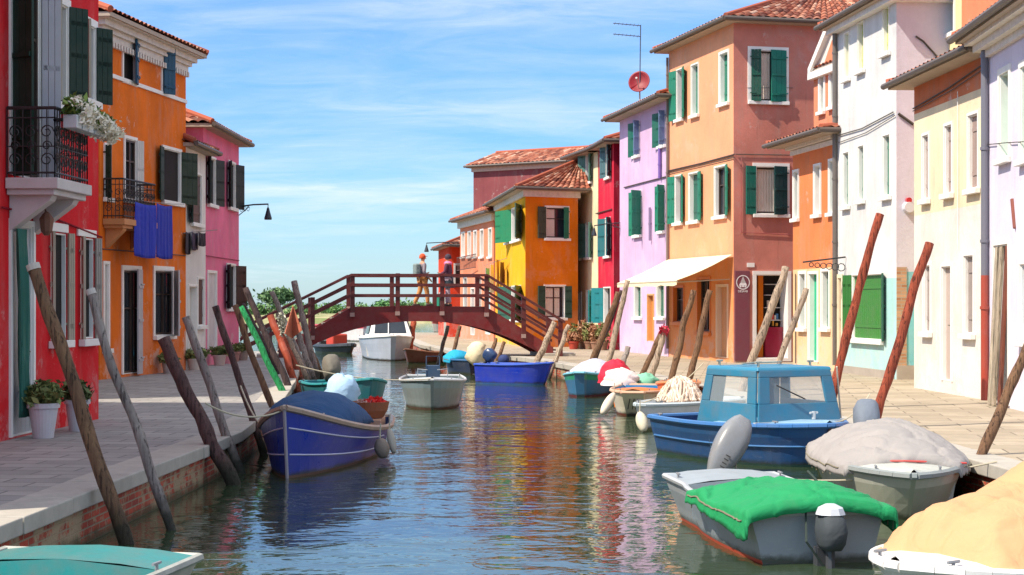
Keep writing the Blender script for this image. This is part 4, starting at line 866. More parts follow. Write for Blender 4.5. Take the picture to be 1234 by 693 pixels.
# teal boat
r, g = boat('rowing_boat', 'teal open boat with covered outboard behind the navy boat', (-2.62, 31.0), (-3.75, 33.6), 1.40, .50, .66, tf=.8, full=2.4, hullc='12707c', inner='1c8a9a', rail='1d8f96', rr=.03)
outboard(r, 0, -g['L']/2+.25, .45, cover='6f6a60', s=1.25, tilt=55)
m = MB(); c0 = Vector((-2.98, 29.2, .20)); rows = []
for i in range(13): rows.append([(c0.x+.29*math.sin(math.pi*i/12)**.7*math.cos(6.283*j/20)*(1+.5*mnoise.noise(Vector((i*.9, min(j, 20-j)*.9, 0)))), c0.y+.3*math.sin(math.pi*i/12)*math.sin(6.283*j/20), c0.z+.28-.34*math.cos(math.pi*i/12)*(1+.3*mnoise.noise(Vector((i*.3, min(j, 20-j)*.8, 5))))) for j in range(21)])
m.grid(rows); tag(m.build('cloth_bundle', cloth('a9cbe8'), smooth=True), 'white and sky blue cloth bundle behind the blue dome cover', 'bundle')
# grey boat
r, g = boat('motorboat', 'small grey boat with bow towards us in mid canal', (-1.54, 32.0), (-1.72, 36.2), 1.36, .50, .60, tf=.85, bf=.05, full=3.2, hullc='8f9a9c', inner='7a868a', rail='c8ccd0', band='8aa0aa', rake=.4, deck=(.55, .995), deckc='b9c0c4', boot='5a3a30')
m = MB(); m.box((-.14, -1.5, .5), (.14, -1.2, .75)); m.tube([(-.14, -1.2, .5), (-.14, -1.2, .95), (.14, -1.2, .95), (.14, -1.2, .5)], .014, 6); m.build('console', paint('2a4a6a', .5, .4), r)
m = MB()
for sx in (-1, 1): m.tube([(sx*.3, .6, .55), (sx*.3, .6, .75), (sx*.1, 1.0, .75)], .01, 5)
m.build('bow_rail', paint('8a9098', .3, .2, .6), r)
# white cabin motorboat
r, g = boat('cabin_cruiser', 'white cabin motorboat with dark windscreen beyond the bridge arch', (-4.28, 60), (-5.25, 66.5), 2.0, .78, .92, tf=.9, bf=.1, full=2.6, hullc='b8bcc6', inner='d8d4cc', rail='f0ece6', deck=(.62, .995), deckc='f0ece4', boot='3a1f1c', rake=.5, rr=.04)
m = MB(); L = g['L']; y0, y1 = .6, 2.4; m.hexa([(-.82, -.4, .8), (.82, -.4, .8), (.80, 1.9, .86), (-.80, 1.9, .86), (-.68, -.3, 1.52), (.68, -.3, 1.52), (.62, 1.35, 1.50), (-.62, 1.35, 1.50)]); cb = m.build('cabin', paint('f2eee8', .35, .3, .5, 'gelcoat'), r, bevel=.04)
def pane(parent, q, d, mat=None, name='windscreen'):
    q = [Vector(p) for p in q]; n = (q[1]-q[0]).cross(q[3]-q[0]).normalized()*d; m = MB(); m.hexa([*(p for p in q), *(p+n for p in q)]); return m.build(name, mat or glass(), parent)
pane(cb, [(-.60, 1.80, .98), (.60, 1.80, .98), (.53, 1.45, 1.42), (-.53, 1.45, 1.42)][::-1], -.02); pane(cb, [(.80, 0, .95), (.79, 1.6, .98), (.68, 1.25, 1.42), (.70, 0, 1.42)], .02, name='side_window'); pane(cb, [(-.80, 0, .95), (-.79, 1.6, .98), (-.68, 1.25, 1.42), (-.70, 0, 1.42)], -.02, name='side_window')
m = MB(); m.tube([(.08, 1.85, .98), (.05, 1.47, 1.44)], .02, 5); m.build('windscreen_post', WHITE, cb)
# boats under / beyond the bridge
r, g = boat('skiff', 'low brown boat tied beside the cabin motorboat', (-3.7, 57.6), (-2.5, 60), 1.0, .35, .5, hullc='6a3626', inner='7a4a36', rail='8a5a40')
r, g = boat('inflatable_dinghy', 'low dark dinghy under the left end of the bridge', (-6.7, 69.5), (-8.2, 72), 1.2, .28, .36, hullc='1f2a36', inner='2a2f36', rail='2a3038', rr=.09); outboard(r, 0, -g['L']/2, .45, cowl='1a1a20', s=1.6); 
m = MB(); m.box((-.35, -.4, .3), (.35, .3, .8)); m.build('seat_box', paint('c8402c', .6, .3), r, bevel=.06)
r, g = boat('motorboat', 'white and red striped boat far beyond the dark dinghy', (-8.2, 92), (-10.8, 98), 1.8, .8, 1.0, hullc='e8e0dc', inner='d0c8c0', rail='c02438', band='d03048', rr=.06, deck=(.5, .99))
r, g = boat('motorboat', 'second pale boat with red rail far left under the arch', (-9.5, 106), (-12.5, 110), 1.9, .7, 1.0, hullc='e0d4cc', inner='c8c0b8', rail='d04050', rr=.06)
r, g = boat('motorboat', 'far boat with bright blue canopy seen under the arch', (-5.9, 122), (-3.0, 125), 2.0, .6, .9, hullc='d8c8b8', inner='a88878', rail='c85040', band='c04838', rr=.05); tarp(r, g, .3, .75, .9, '1f6ab0')
# royal blue boat right bank
r, g = boat('rowing_boat', 'royal blue boat lying broadside under the right bridge foot', (1.02, 42.4), (-.78, 43.4), .92, .50, .56, tf=.9, bf=.15, full=3, hullc='1238c0', inner='3a6ad0', rail='2a58c8', boot='1a5a9a', rr=.03)
outboard(r, .0, -g['L']/2+.25, .48, cowl='24406a', s=.9, tilt=40)
r, g = boat('rowing_boat', 'dark boat with turquoise covers left of the royal blue boat', (-1.95, 50.0), (-.92, 48.6), .95, .42, .52, tf=.9, hullc='22324e', inner='3a4a60', rail='2a6aa0', rr=.03); tarp(r, g, .5, .9, .22, '18a0c8')
m = MB(); rows = []
for i in range(13): rows.append([(-1.02+.27*math.sin(math.pi*i/12)**.8*math.cos(6.283*j/16)*(1+.7*mnoise.noise(Vector((i*.5, min(j, 16-j)*.7, 4)))), 48.3+.25*math.sin(math.pi*i/12)*math.sin(6.283*j/16), .62-.36*math.cos(math.pi*i/12)) for j in range(17)])
m.grid(rows); tag(m.build('sail_bundle', cloth('e8d8b4'), smooth=True), 'cream canvas bundle standing in the dark boat near the bridge', 'bundle')
fender('buoy', 'navy ball buoy between the two bridge foot boats', (-.22, 43.9, .72), (-.22, 43.9, .44), .15, '28386a', rope=False)
# green boat
r, g = boat('rowing_boat', 'green boat with sky blue gunwale and grey mound of cover', (1.48, 36.6), (2.12, 39.8), 1.15, .42, .55, tf=.9, bf=.2, full=3, hullc='3a7aa8', inner='119a78', rail='7ac4dc', band='1a9a7a', boot='6a1a34', rr=.03); tarp(r, g, .02, .45, .32, 'b8b8cc')
# cream pram
r, g = boat('pram_dinghy', 'cream flat-ended pram with orange deck and dark brush strokes', (2.18, 30.0), (2.72, 33.6), 1.12, .42, .46, tf=.85, bf=.36, full=2.6, hullc='efe4cc', inner='2a8ac0', rail='e8b898', boot='7a3428', rake=.6, deck=(.60, .995), deckc='e07820', rr=.03)
q = g['sec'](1.0); m = MB()
for k, (a, bq) in enumerate(((-.08, -.03), (-.02, .03), (.06, .11))):
    P = [(a, q[4][1]+.03, q[4][2]), (bq, q[3][1]+.03, q[3][2]-.02)]; m.tube(P, .012, 4)
m.build('painted_marks', paint('3a3a3a', .6), r)
fender('fender', 'long cream fender hanging at the left corner of the cream pram', (1.86, 30.3, .42), (1.62, 29.95, .08), .085, 'd8ccb8')
fender('fender', 'cream teardrop fender at the bow of the white boat', (2.06, 26.8, .30), (2.12, 26.6, .02), .095, 'cfc8b0')
r, g = boat('rowing_boat', 'white open boat wedged between cream pram and blue cabin boat', (2.02, 26.9), (3.75, 28.9), 1.15, .42, .42, tf=.85, full=2.0, hullc='e9ecec', inner='d8e4ea', rail='c8d4d8', rr=.035, boot='6a6a4a')
r, g = boat('rowing_boat', 'orange brown boat behind the white boat at the quay', (2.95, 30.6), (3.35, 32.6), .8, .55, .62, hullc='c86a3a', inner='d88850', rail='e09060', rr=.03)
# net pile
npile = thing('fishing_net', 'heap of pale fishing net and rope on the white boat', 'net', (2.86, 28.2, .3)); m = MB()
for k in range(150):
    a = U(0, 6.28); rr = U(.02, .36); h0 = .88*(1-(rr/.46)**2)+.30; a2 = a+U(-.6, .6); P = []
    for q in range(7):
        e = q/6; rad = rr+(.40-rr)*e; z = .30+.52*(1-(rad/.46)**2)+.02*math.sin(q*3+k); P.append((2.86+rad*math.cos(a+(a2-a)*e), 28.2+rad*math.sin(a+(a2-a)*e), z))
    m.tube(P, U(.014, .028), 5)
m.build('net_strands', leafmat('b89a84', 'e9ddcc', 'net_strands'), npile)
m = MB(); m.lathe((2.86, 28.2, .3), [(.38, 0), (.33, .2), (.2, .42), (.06, .5)], 16); m.build('net_core', cloth('c8ac98'), npile)
def heap(name, label, c, rx, ry, h_, colr, seed, cat='cloth'):
    m = MB(); rows = []
    for i in range(15):
        a = math.pi/2*i/14; rows.append([(c[0]+rx*math.sin(a)**.8*math.cos(6.283*j/24)*(1+.35*mnoise.noise(Vector((i*.3, j*.4, seed)))), c[1]+ry*math.sin(a)**.8*math.sin(6.283*j/24), c[2]+h_*math.cos(a)*(1+.25*mnoise.noise(Vector((j*.35, i*.25, seed+5))))) for j in range(25)])
    m.grid(rows); return tag(m.build(name, cloth(colr), smooth=True), label, cat)
heap('tarpaulin', 'crimson cloth heaped at the quay behind the cream pram', (2.15, 34.6, .42), .36, .4, .46, 'c81c3a', 3); heap('sack', 'pinkish white sack in front of the crimson cloth', (2.22, 33.9, .40), .38, .3, .34, 'ead8d4', 9, 'sack'); heap('fishing_net', 'small green and white net beside the pinkish sack', (2.74, 34.2, .42), .28, .25, .2, '7ab89a', 12, 'net')
# blue cabin boat
r, g = boat('cabin_boat', 'blue wooden cabin boat with turquoise wheelhouse', (3.97, 20.7), (2.60, 23.35), 1.86, .50, .54, tf=.85, bf=.06, full=3.2, hullc='174f88', inner='1c4478', rail='3a78b8', band='1a5a92', boot='20504a', rake=.3, deck=(.52, .995), deckc='8fb4cc', rr=.035, flare=.5)
L = g['L']; cb_mat = paint('237a9c', .45, .8, .45, 'wheelhouse_paint', 4)
yb, yf = -.45, .86; wb = .66; z0, z1 = .50, 1.20
Bq = [(-wb, yb, z0), (wb, yb, z0), (wb, yf, z0), (-wb, yf, z0)]; Tq = [(-wb+.08, yb+.12, z1), (wb-.08, yb+.12, z1), (wb-.10, yf-.12, z1), (-wb+.10, yf-.12, z1)]
Bq = [Vector(p) for p in Bq]; Tq = [Vector(p) for p in Tq]
m = MB()
def framewall(m, b0, b1, t0, t1, lo=.42, hi=.86, sx=.10, mid=False, th=.035):
    n = (b1-b0).cross(t0-b0).normalized()*th
    def pt(u, v): return (b0.lerp(b1, u)).lerp(t0.lerp(t1, u), v)
    def pc(u0, u1, v0, v1): q = [pt(u0, v0), pt(u1, v0), pt(u1, v1), pt(u0, v1)]; m.hexa([*q, *[p-n for p in q]])
    pc(0, 1, 0, lo); pc(0, 1, hi, 1); pc(0, sx, lo, hi); pc(1-sx, 1, lo, hi)
    if mid: pc(.49, .53, lo, hi)
    return [pt(sx, lo), pt(1-sx, lo), pt(1-sx, hi), pt(sx, hi)], n
ws = []
ws.append(framewall(m, Bq[3], Bq[2], Tq[3], Tq[2], .40, .88, .14)); ws.append(framewall(m, Bq[0], Bq[3], Tq[0], Tq[3], .40, .88, .17)); ws.append(framewall(m, Bq[2], Bq[1], Tq[2], Tq[1], .40, .88, .15))
ws.append(framewall(m, Bq[1], Bq[0], Tq[1], Tq[0], .30, .90, .26))
cab = m.build('wheelhouse', cb_mat, r, bevel=.008)
for q, n in ws: m = MB(); m.add([p-n*.5 for p in q], [(0, 1, 2, 3)]); m.build('window', clear_glass(), cab)
m = MB(); m.hexa([*(p+Vector((p.x*.06, p.y*.05, 0)) for p in Tq), *(p+Vector((p.x*.02, p.y*.02, .045)) for p in Tq)]); m.build('roof', paint('2a86aa', .45, .5, .4, 'roof_paint'), cab, bevel=.012)
m = MB(); m.tube([(-.5, -.2, z1+.08), (-.2, .1, z1+.09), (.1, .0, z1+.08), (.5, .3, z1+.08)], .012, 6)
for x, y in ((-.45, .5), (.45, .6), (.5, -.2)): m.tube([(x, y, z1+.04), (x, y, z1+.12)], .018, 6); m.tube([(x-.05, y, z1+.11), (x+.05, y, z1+.11)], .014, 6)
m.build('roof_fittings', paint('a8a89a', .4, .5, .5), cab)
m = MB(); m.tube([(.34, .84, 1.02), (-.06, .90, .84)], .010, 6); m.build('wiper', paint('14181c', .4), cab)
m = MB(); m.tube([(-.64, yf-.05, 1.24), (-.92, .55, .52)], .012, 6); m.build('stay', paint('d8ccb8', .6, .5), r)
m = MB(); m.box((-.72, yf, .50), (.72, yf+.05, .56)); m.tube([(0, yf+.3, .6), (0, yf+.3, .70)], .025, 8); m.tube([(-.06, yf+.3, .68), (.06, yf+.3, .68)], .015, 8); m.build('bow_cleat', paint('bfc4c8', .35, .4, .6), r)
m = MB(); q = g['sec'](1.0); m.tube([(0, q[k][1]+.012, q[k][2]) for k in range(len(q))], .018, 6); m.build('stem_band', paint('5a3a30', .5, .5), r)
m = MB()
for sd in (-1, 1):
    P = []
    for k in range(22):
        s = .02+.975*k/21; q = g['sec'](s); z = g['sheer'](s)*.5; P.append((sd*(np.interp(z, [p[2] for p in q], [p[0] for p in q])+.006), np.interp(z, [p[2] for p in q], [p[1] for p in q]), z))
    m.tube(P, .013, 6)
m.build('rubbing_strake', paint('3f7ab4', .4, .5), r)
# big fender
fe = wp(898, 503, 20.3); f2 = wp(858, 575, 20.1)
r = thing('outboard_motor', 'silvery grey outboard motor tilted up in front of the blue cabin boat', 'outboard motor', tuple(f2)); m = MB(); k = 18
dd_ = (fe-f2); ux = dd_.normalized(); sx_ = Vector((0, 1, 0)).cross(ux).normalized(); rows = []
for i in range(k+1):
    e = i/k; c_ = f2.lerp(fe, e); w_ = .215*max(.02, math.sin(math.pi*(.07+.90*e)))**.5*(.72+.38*e); rows.append([c_+sx_*w_*math.copysign(abs(math.cos(6.283*j/28))**.65, math.cos(6.283*j/28))+Vector((0, 1, 0))*w_*.9*math.copysign(abs(math.sin(6.283*j/28))**.65, math.sin(6.283*j/28)) for j in range(29)])
m.grid(rows); m.add([rows[-1][j] for j in range(28)], [tuple(range(28))]); m.add([rows[0][j] for j in range(28)], [tuple(reversed(range(28)))]); m.build('cowl', paint('8c8f94', .32, 1.0, .5, 'cowl_skin', 5), r, smooth=True)
m = MB(); m.tube([f2.lerp(fe, .10+.85*i/10)-Vector((0, .165*max(.02, math.sin(math.pi*(.07+.90*(.1+.85*i/10))))**.5*(.72+.38*(.1+.85*i/10)), 0))+sx_*-.07 for i in range(11)], .006, 5); m.build('cowl_seam', paint('2c2e30', .5), r)
for q_ in range(5):
    m = MB(); c_ = f2.lerp(fe, .14+.06*q_)-Vector((0, .183, 0))+sx_*.02; m.obox(c_-sx_*.03, sx_*.06, ux*.014, Vector((0, -.012, 0))); m.build('air_vent', paint('1c1c1e', .6), r)
m = MB(); m.tube([f2+ux*.02, f2-ux*.12+Vector((-.03, 0, 0)), f2-ux*.20+Vector((.02, .02, -.02))], [.06, .05, .045], 8); m.obox(f2-Vector((.10, .04, .10)), (.2, 0, 0), (0, .08, 0), (0, 0, .10)); m.build('clamp_bracket', paint('a89f90', .6, .9), r)
m = MB(); m.tube([f2-ux*.1+Vector((.02, -.06, 0)), f2+Vector((.14, -.08, -.02)), f2+Vector((.26, -.02, .03)), f2+Vector((.3, .1, -.06))], .012, 6); m.tube([f2+Vector((.3, .1, -.06)), f2+Vector((.31, .12, .35))], .010, 5); m.build('rope', paint('c8c0ae', .85, .6, .2, 'old_rope'), r)
# green tarp boat
r, g = boat('aluminium_boat', 'grey flat-bowed boat under a bright green tarpaulin', (2.0, 16.0), (2.42, 13.15), 1.24, .40, .41, tf=.88, bf=.88, full=3.2, hullc='98a0a4', inner='8a9498', rail='b8bcc0', band='a8aeb2', boot='c04a30', rr=.026, deck=(.70, .995), deckc='9aa4aa', rake=.2, clt=(.88,))
tarp(r, g, -.035, .50, .27, '0b8a50', drop=lambda e: .10+.13*(1-e)**2, seed=4, wr=.036, over=.07, ridge=lambda e: math.sin(math.pi*(.10+.86*e))**.8*(.75+.25*math.cos(6*e)))
outboard(r, 0.02, -g['L']/2-.10, .13, cover='3a4044', s=.8); 
m = MB(); m.lathe((.02, -g['L']/2-.25, .42), [(.12, 0), (.10, .05), (.04, .08)], 10); m.build('outboard_cap', paint('c8ccd2', .5, .5), r)
m = MB(); P = [(0.5, .3, .55), (.64, .1, .36), (.60, .0, .1), (.5, -.1, -.02)]; m.tube([(x, y, z) for x, y, z in P], .014, 5); m.build('lashing_rope', paint('2a3a34', .8, .3), r); m = MB(); m.tube([(-.1, -1.45, .5), (-.15, -1.62, .2), (0, -1.6, .0)], .01, 5); m.build('lashing_rope', paint('2a3a34', .8, .3), r)
# registration number strip (illegible in the photo): small dark strokes
m = MB()
for k in range(6):
    s = .82-.022*k; q = g['sec'](s); x = np.interp(g['sheer'](s)*.55, [p[2] for p in q], [p[0] for p in q])+.004; m.box((x-.002, (s-.5)*g['L'], g['sheer'](s)*.48), (x+.006, (s-.5)*g['L']+.03, g['sheer'](s)*.62))
m.build('registration_marks', paint('e8e8e8', .5, .3), r)
# beige tarp boat
r, g = boat('motorboat', 'olive grey boat under a pale beige tarpaulin behind the green one', (3.72, 15.35), (4.15, 19.2), 1.50, .44, .46, tf=.85, bf=.03, full=2.2, hullc='a8aa98', inner='8a8c84', rail='8f9694', rr=.035, band='c4c4b4', rake=.5, deck=(.72, .995), deckc='c0c2b8', clt=(.88,))
tarp(r, g, .06, .78, .36, '9a9490', drop=.10, seed=8, wr=.05, ridge=lambda e: math.sin(math.pi*(.06+.9*e))**.7, crown=1.9)
m = MB(); m.tube([(-.62, 1.0, .50), (.0, 1.15, .53), (.55, .9, .5)], .01, 6); m.build('red_edge_strip', paint('d0504a', .6, .4), r)
outboard(r, .05, -g['L']/2+.0, .40, cover='6f7884', s=1.15, tilt=50)
# tan tarp boat
r, g = boat('motorboat', 'white boat under a rounded sand coloured cover at bottom right', (2.38, 10.35), (4.8, 12.1), 1.75, .36, .42, tf=.9, bf=.06, full=3.0, hullc='ece8e2', inner='d8d4cc', rail='f4f0ea', rr=.035, boot='5a6a6a', deck=(.55, .995), deckc='f0ece8', rake=.35, clt=(.93,))
tarp(r, g, .0, .86, .38, 'c8986c', drop=.04, seed=5, wr=.05, ridge=lambda e: (min(1, e/.1)**.5)*(1-max(0, (e-.5)/.5)**3.5)**.5+.55*math.exp(-((e-.50)/.10)**2), crown=2.6, wid=.86, lab='sand coloured canvas cover with a raised peak')
m = MB()
for k in range(9): a = Vector((.55+U(-.1, .1), -.2+k*.08, .44)); m.tube([a, a+Vector((U(-.1, .15), U(-.1, .1), U(.0, .06))), a+Vector((.15, .12, 0))], .012, 5)
m.build('tangled_rope', paint('5a5450', .8, .5), r)

# ------------------------------------------------------------------ mooring poles
PC = {'g': ('8a7d76', 'b3a69c'), 'b': ('6e4e3a', '96714f'), 'd': ('4e3232', '7a5a52'), 'r': ('8e3c22', 'b5563a'), 'k': ('3a2a2c', '5e4a48'), 'n': ('0f8a4a', '2fae66'), 'p': ('a48c78', 'cbb49a'), 'o': ('a8452c', 'c8603c')}
def pole(T, B, wpx, c, label, Q=None, sgn=1, Y=None, grp='mooring poles leaning over the canal', cap=None, part2=None):
    if Y is None:
        best = None; Yk = 11.0
        while Yk < 60:
            yb = HY+4100/Yk; f = (yb-T[1])/(B[1]-T[1]); x = T[0]+(B[0]-T[0])*f; X = (x-CX)*Yk/F; e = abs(X-(qx(Q, Yk)+sgn*.16))
            if yb >= B[1]-6 and (best is None or e < best[0]): best = (e, Yk, X)
            Yk += .05
        Y = best[1]; 
    yb = HY+4100/Y; f = (yb-T[1])/(B[1]-T[1]); xb = T[0]+(B[0]-T[0])*f
    b = wp(xb, yb, Y); t = wp(T[0], T[1], Y*1.01); rad = wpx*.5*Y/F; d = (t-b).normalized(); r = thing('mooring_pole', label, 'mooring pole', tuple(b), group=grp); m = MB(); n = 26; pts = []; rs = []
    for i in range(n+1):
        e = i/n; p = (b-d*.5).lerp(t, e); wv = lambda q: mnoise.noise(Vector((e*1.6, b.x*3, q)))*1.0+mnoise.noise(Vector((e*6, b.x*5, q)))*.55
        pts.append(p+Vector((wv(1), wv(7), 0))*rad*1.0); rs.append(rad*(1.08-.18*e)*(1+.16*mnoise.noise(Vector((e*11, b.x*4, 3)))))
    m.tube(pts, rs, 12, jit=.05); m.build('shaft', woodpole(*PC[c], weed=True), r, smooth=True)
    if cap:
        m = MB(); m.tube([pts[-1]-d*.04, pts[-1]+d*.012], rs[-1]*1.06, 12); m.build('pole_top', paint(cap, .8, .5), r)
    if part2:
        m = MB(); k = n//2; m.tube(pts[k:], [x*1.04 for x in rs[k:]], 12); m.build('painted_top', paint(part2, .6, .5), r)
    return r, b, t
LPs = [((40, 320), (150, 655), 17, 'b', 'thick brown pole nearest us at the left, pale cut top', 14.2, 'c8bcb0', None), ((106, 350), (207, 640), 12, 'g', 'grey pole second from the left over the stone quay', 15.1, 'cfc6bc', None),
 ((195, 408), (279, 584), 17, 'd', 'stout burgundy-topped crooked pole before the orange house', 18.9, None, None), ((224, 382), (283, 556), 11, 'g', 'grey pole just right of the stout burgundy-topped one', None, None, None),
 ((260, 369), (304, 505), 9, 'd', 'dark mottled pole in front of the pink house', None, None, None), ((284, 368), (328, 495), 8, 'b', 'brown pole left of the green one', None, None, None),
 ((290, 370), (350, 490), 8, 'n', 'bright green painted pole', None, None, None), ((293, 366), (330, 440), 6, 'k', 'thin dark pole behind the green one', 38., None, None), ((297, 347), (346, 462), 8, 'k', 'dark pole rising against the sky beside the pine', None, None, None),
 ((325, 380), (362, 478), 9, 'o', 'brick-red pole with orange top', None, None, 'b04a2c'), ((328, 352), (376, 470), 7, 'g', 'grey-green pole crossing the bridge stairs', None, None, None), ((353, 339), (384, 462), 8, 'g', 'tallest grey pole in front of the bridge handrail', None, None, None),
 ((339, 400), (368, 474), 7, 'r', 'short reddish pole in the cluster', None, None, None), ((347, 405), (374, 472), 7, 'p', 'short pale brown pole in the cluster', None, None, None), ((358, 398), (380, 468), 8, 'g', 'short grey pole right in the cluster', None, None, None), ((366, 390), (389, 462), 7, 'b', 'rightmost brown pole of the left cluster', None, None, None)]
for T, B, w_, c, lb, Y, cap, p2 in LPs: pole(T, B, w_, c, lb, QL, 1, Y, cap=cap, part2=p2)
RPs = [((1062, 258), (1008, 445), 11, 'r', 'tall rust-red pole before the green-shuttered window', 25.5, None), ((1120, 293), (1055, 500), 12, 'r', 'tall rust-red pole in front of the whitewashed ground floor', 21.5, None), ((1250, 400), (1178, 556), 13, 'b', 'brown pole cut by the right edge of the photo', 17.6, None),
 ((945, 322), (905, 440), 10, 'p', 'pale pole across the shop doorway', 30.5, None), ((972, 348), (935, 443), 8, 'p', 'shorter pale pole right of the shop doorway', 29, None), ((835, 350), (812, 450), 8, 'b', 'left one of two brown poles under the awning end', None, None), ((857, 350), (826, 470), 8, 'b', 'right one of two brown poles under the awning end', None, None),
 ((800, 396), (785, 460), 8, 'p', 'short pole with a red rag on top', None, 'c83a4a'), ((796, 402), (773, 457), 7, 'b', 'short brown pole leaning against the red-ragged one', None, None), ((743, 352), (716, 430), 7, 'b', 'brown pole left of two in front of the scarlet house', None, None), ((757, 338), (732, 435), 7, 'p', 'pole crossing the lower scarlet side wall', None, None), ((748, 350), (720, 428), 5, 'k', 'thin dark pole between two brown ones', 42.5, None),
 ((759, 418), (750, 442), 7, 'g', 'stub of a grey pole behind the crimson cloth', None, None), ((667, 388), (646, 436), 8, 'p', 'pale pole at the right foot of the bridge', 46.5, None), ((687, 392), (668, 437), 6, 'p', 'thin pole right of the bridge foot', 45.5, None),
 ((538, 393), (529, 436), 5, 'p', 'thin pole under the arch beside the dark boat', 52.5, None), ((554, 393), (546, 426), 5, 'b', 'second thin pole under the arch', 54, None), ((597, 408), (588, 436), 5, 'b', 'thin pole left under the right half of the arch', 50.5, None), ((607, 412), (598, 436), 5, 'b', 'thin pole nearest the right bridge foot', 50, None), ((500, 388), (491, 432), 8, 'o', 'orange-brown pole beside the cabin motorboat', 62, None)]
for T, B, w_, c, lb, Y, cap in RPs:
    pole(T, B, w_, c, lb, QR, -1, Y, cap=None, part2=None)
pr = [o for o in S.objects if o.get('label') == 'short pole with a red rag on top'][0]
m = MB(); c0 = Vector(wp(799, 402, 37)); ch = [o for o in pr.children][0]; top = max(ch.data.vertices, key=lambda v: v.co.z).co+Vector(pr.location); leaves(m, top-Vector((0, 0, .1)), (.11, .11, .14), 60, .09); m.build('red_rag', cloth('c8304a'), pr)

def sag(a, b_, d=.15, n=12): a, b_ = Vector(a), Vector(b_); return [a.lerp(b_, k/n)-Vector((0, 0, d*4*(k/n)*(1-k/n))) for k in range(n+1)]
for a, b_, lb in (((-2.66, 19.5, .82), (-3.42, 18.5, .95), 'slack rope from the navy boat bow to the stout crooked pole'), ((-3.0, 20.6, .48), (-3.5, 21.4, 1.0), 'short rope from the navy boat side to a quay pole'), ((3.95, 20.8, .58), (4.62, 21.4, .9), 'rope from the blue cabin boat bow to a rust-red pole'), ((4.0, 19.3, .5), (4.75, 18.6, .48), 'rope from the beige-covered boat to the quay edge'),
    ((2.05, 26.9, .44), (3.6, 31.2, .95), 'rope running from the white boat to the poles under the awning'), ((-1.54, 32.0, .62), (-4.1, 31.5, .9), 'long slack rope from the grey motorboat to the left poles'), ((1.0, 42.4, .52), (1.3, 45.6, .9), 'rope from the royal blue boat to the pole at the bridge foot'), ((2.0, 16.0, .42), (4.85, 16.6, .48), 'rope from the flat grey boat bow to the quay')):
    tag(MB().tube(sag(a, b_, .12), .011, 5).build('mooring_rope', paint('cbbfa4', .85, .5, .2, 'rope')), lb, 'rope', 'mooring ropes')
# ------------------------------------------------------------------ pots, flowers, washing, lamps, aerials
def pot(x, y, rb, rt_, h_, pc, label, cols=('46542c', '8a9458'), hgt=.34, n=500, z=ZQ, name='potted_plant', cat='potted plant', group='potted plants', sz=.07, wid=1.5):
    r = thing(name, label, cat, (x, y, z), group=group); m = MB(); m.lathe((x, y, z), [(rb, 0), (rt_*.96, h_*.86), (rt_*1.08, h_*.86), (rt_*1.08, h_), (rt_*.96, h_), (rt_*.9, h_-.04), (.01, h_-.04)], 24); m.build('pot', paint(pc, .5, .3, .4, 'pot'), r)
    m = MB(); leaves(m, (x, y, z+h_+hgt*.35), (rt_*wid, rt_*wid, hgt*.6), n, sz, clumps=16)
    for k in range(14): a = U(0, 6.28); m.tube([(x, y, z+h_-.05), (x+rt_*wid*.6*math.cos(a), y+rt_*wid*.6*math.sin(a), z+h_+hgt*.5)], .006, 4)
    m.build('leaves', leafmat(*cols), r); return r
pot(-5.62, 19.9, .12, .18, .42, 'd0ccd0', 'white pot with heather-like bush, nearer one beside the white door', n=900, wid=1.45, sz=.06, hgt=.3)
pot(-5.50, 21.0, .10, .15, .40, 'c8c4ca', 'white pot with darker bush, second from the white door', cols=('3a4428', '6f7a48'), n=800, wid=1.45, sz=.06, hgt=.3)
for px, Y, lb, c in ((191, 38.5, 'low planter in front of the orange house window', 'b0a8a4'), (222, 40.6, 'stone pot between orange and white houses', 'c8c0b8'), (228, 41.8, 'second stone pot between orange and white houses', 'b8b0a8'), (253, 43.5, 'pale pot by the pink house door', 'c8b0a8'), (262, 45.0, 'pink pot against the pink house', 'd88a98'), (271, 46.5, 'small plant pot near the pink house corner', 'a87a70'), (282, 47.6, 'last pot at the pink house corner', '9a8a80')):
    pot((px-CX)*Y/F+.25, Y, .13, .18, .28, c, lb, n=260, hgt=.25)
for k, (px, Y, lb) in enumerate(((699, 60.5, 'leftmost bush in the plant row before the cream yellow house'), (706, 60.2, 'reddish bush in the plant row before the cream yellow house'), (713, 59.8, 'tall bush in the middle of the plant row'), (721, 59.2, 'bush in the plant row before the scarlet house'), (729, 58.6, 'rightmost bush of the plant row by the scarlet wall'), (694, 59.8, 'red pot at the left end of the plant row'))):
    pot((px-CX)*Y/F-.1, Y-.4, .14, .2, .28, 'b8402c' if k == 5 else '9a7058', lb, cols=(('5a6a34', '9a8a5a'), ('8a5a3a', 'b88a6a'))[k % 2], n=420, hgt=.85 if k < 5 else .3, wid=1.6, sz=.08)
# flower box on balcony
def flowerbox():
    h = red; r = thing('flower_box', 'boxes of white and cream flowers on the balcony railing', 'flower box', tuple(h.P(0, BU1-.6, BALz+.6, BD)))
    m = MB(); c = MB(); gr = MB(); a0, t_, n_, _ = h.fr(0); zt = BALz+.60
    for k in range(6):
        uu = BU1-1.15+.24*k; m.obox(h.P(0, uu, zt, BD+.0), t_*.19, n_*.17, Vector((0, 0, .16)))
        leaves(gr, h.P(0, uu+.1, zt+.27-.02*k, BD+.10), (.15, .20, .15), 260, .055); leaves(c, h.P(0, uu+.12, zt+.22-.03*k, BD+.17), (.16, .24, .17), 420, .036)
    m.build('planter', paint('cfd4d6', .6, .4), r, bevel=.01); gr.build('leaves', leafmat('3c5a2a', '8aa04c'), r); c.build('blossoms', leafmat('e6dcc0', 'f6efe0', 'blossoms'), r)
flowerbox()
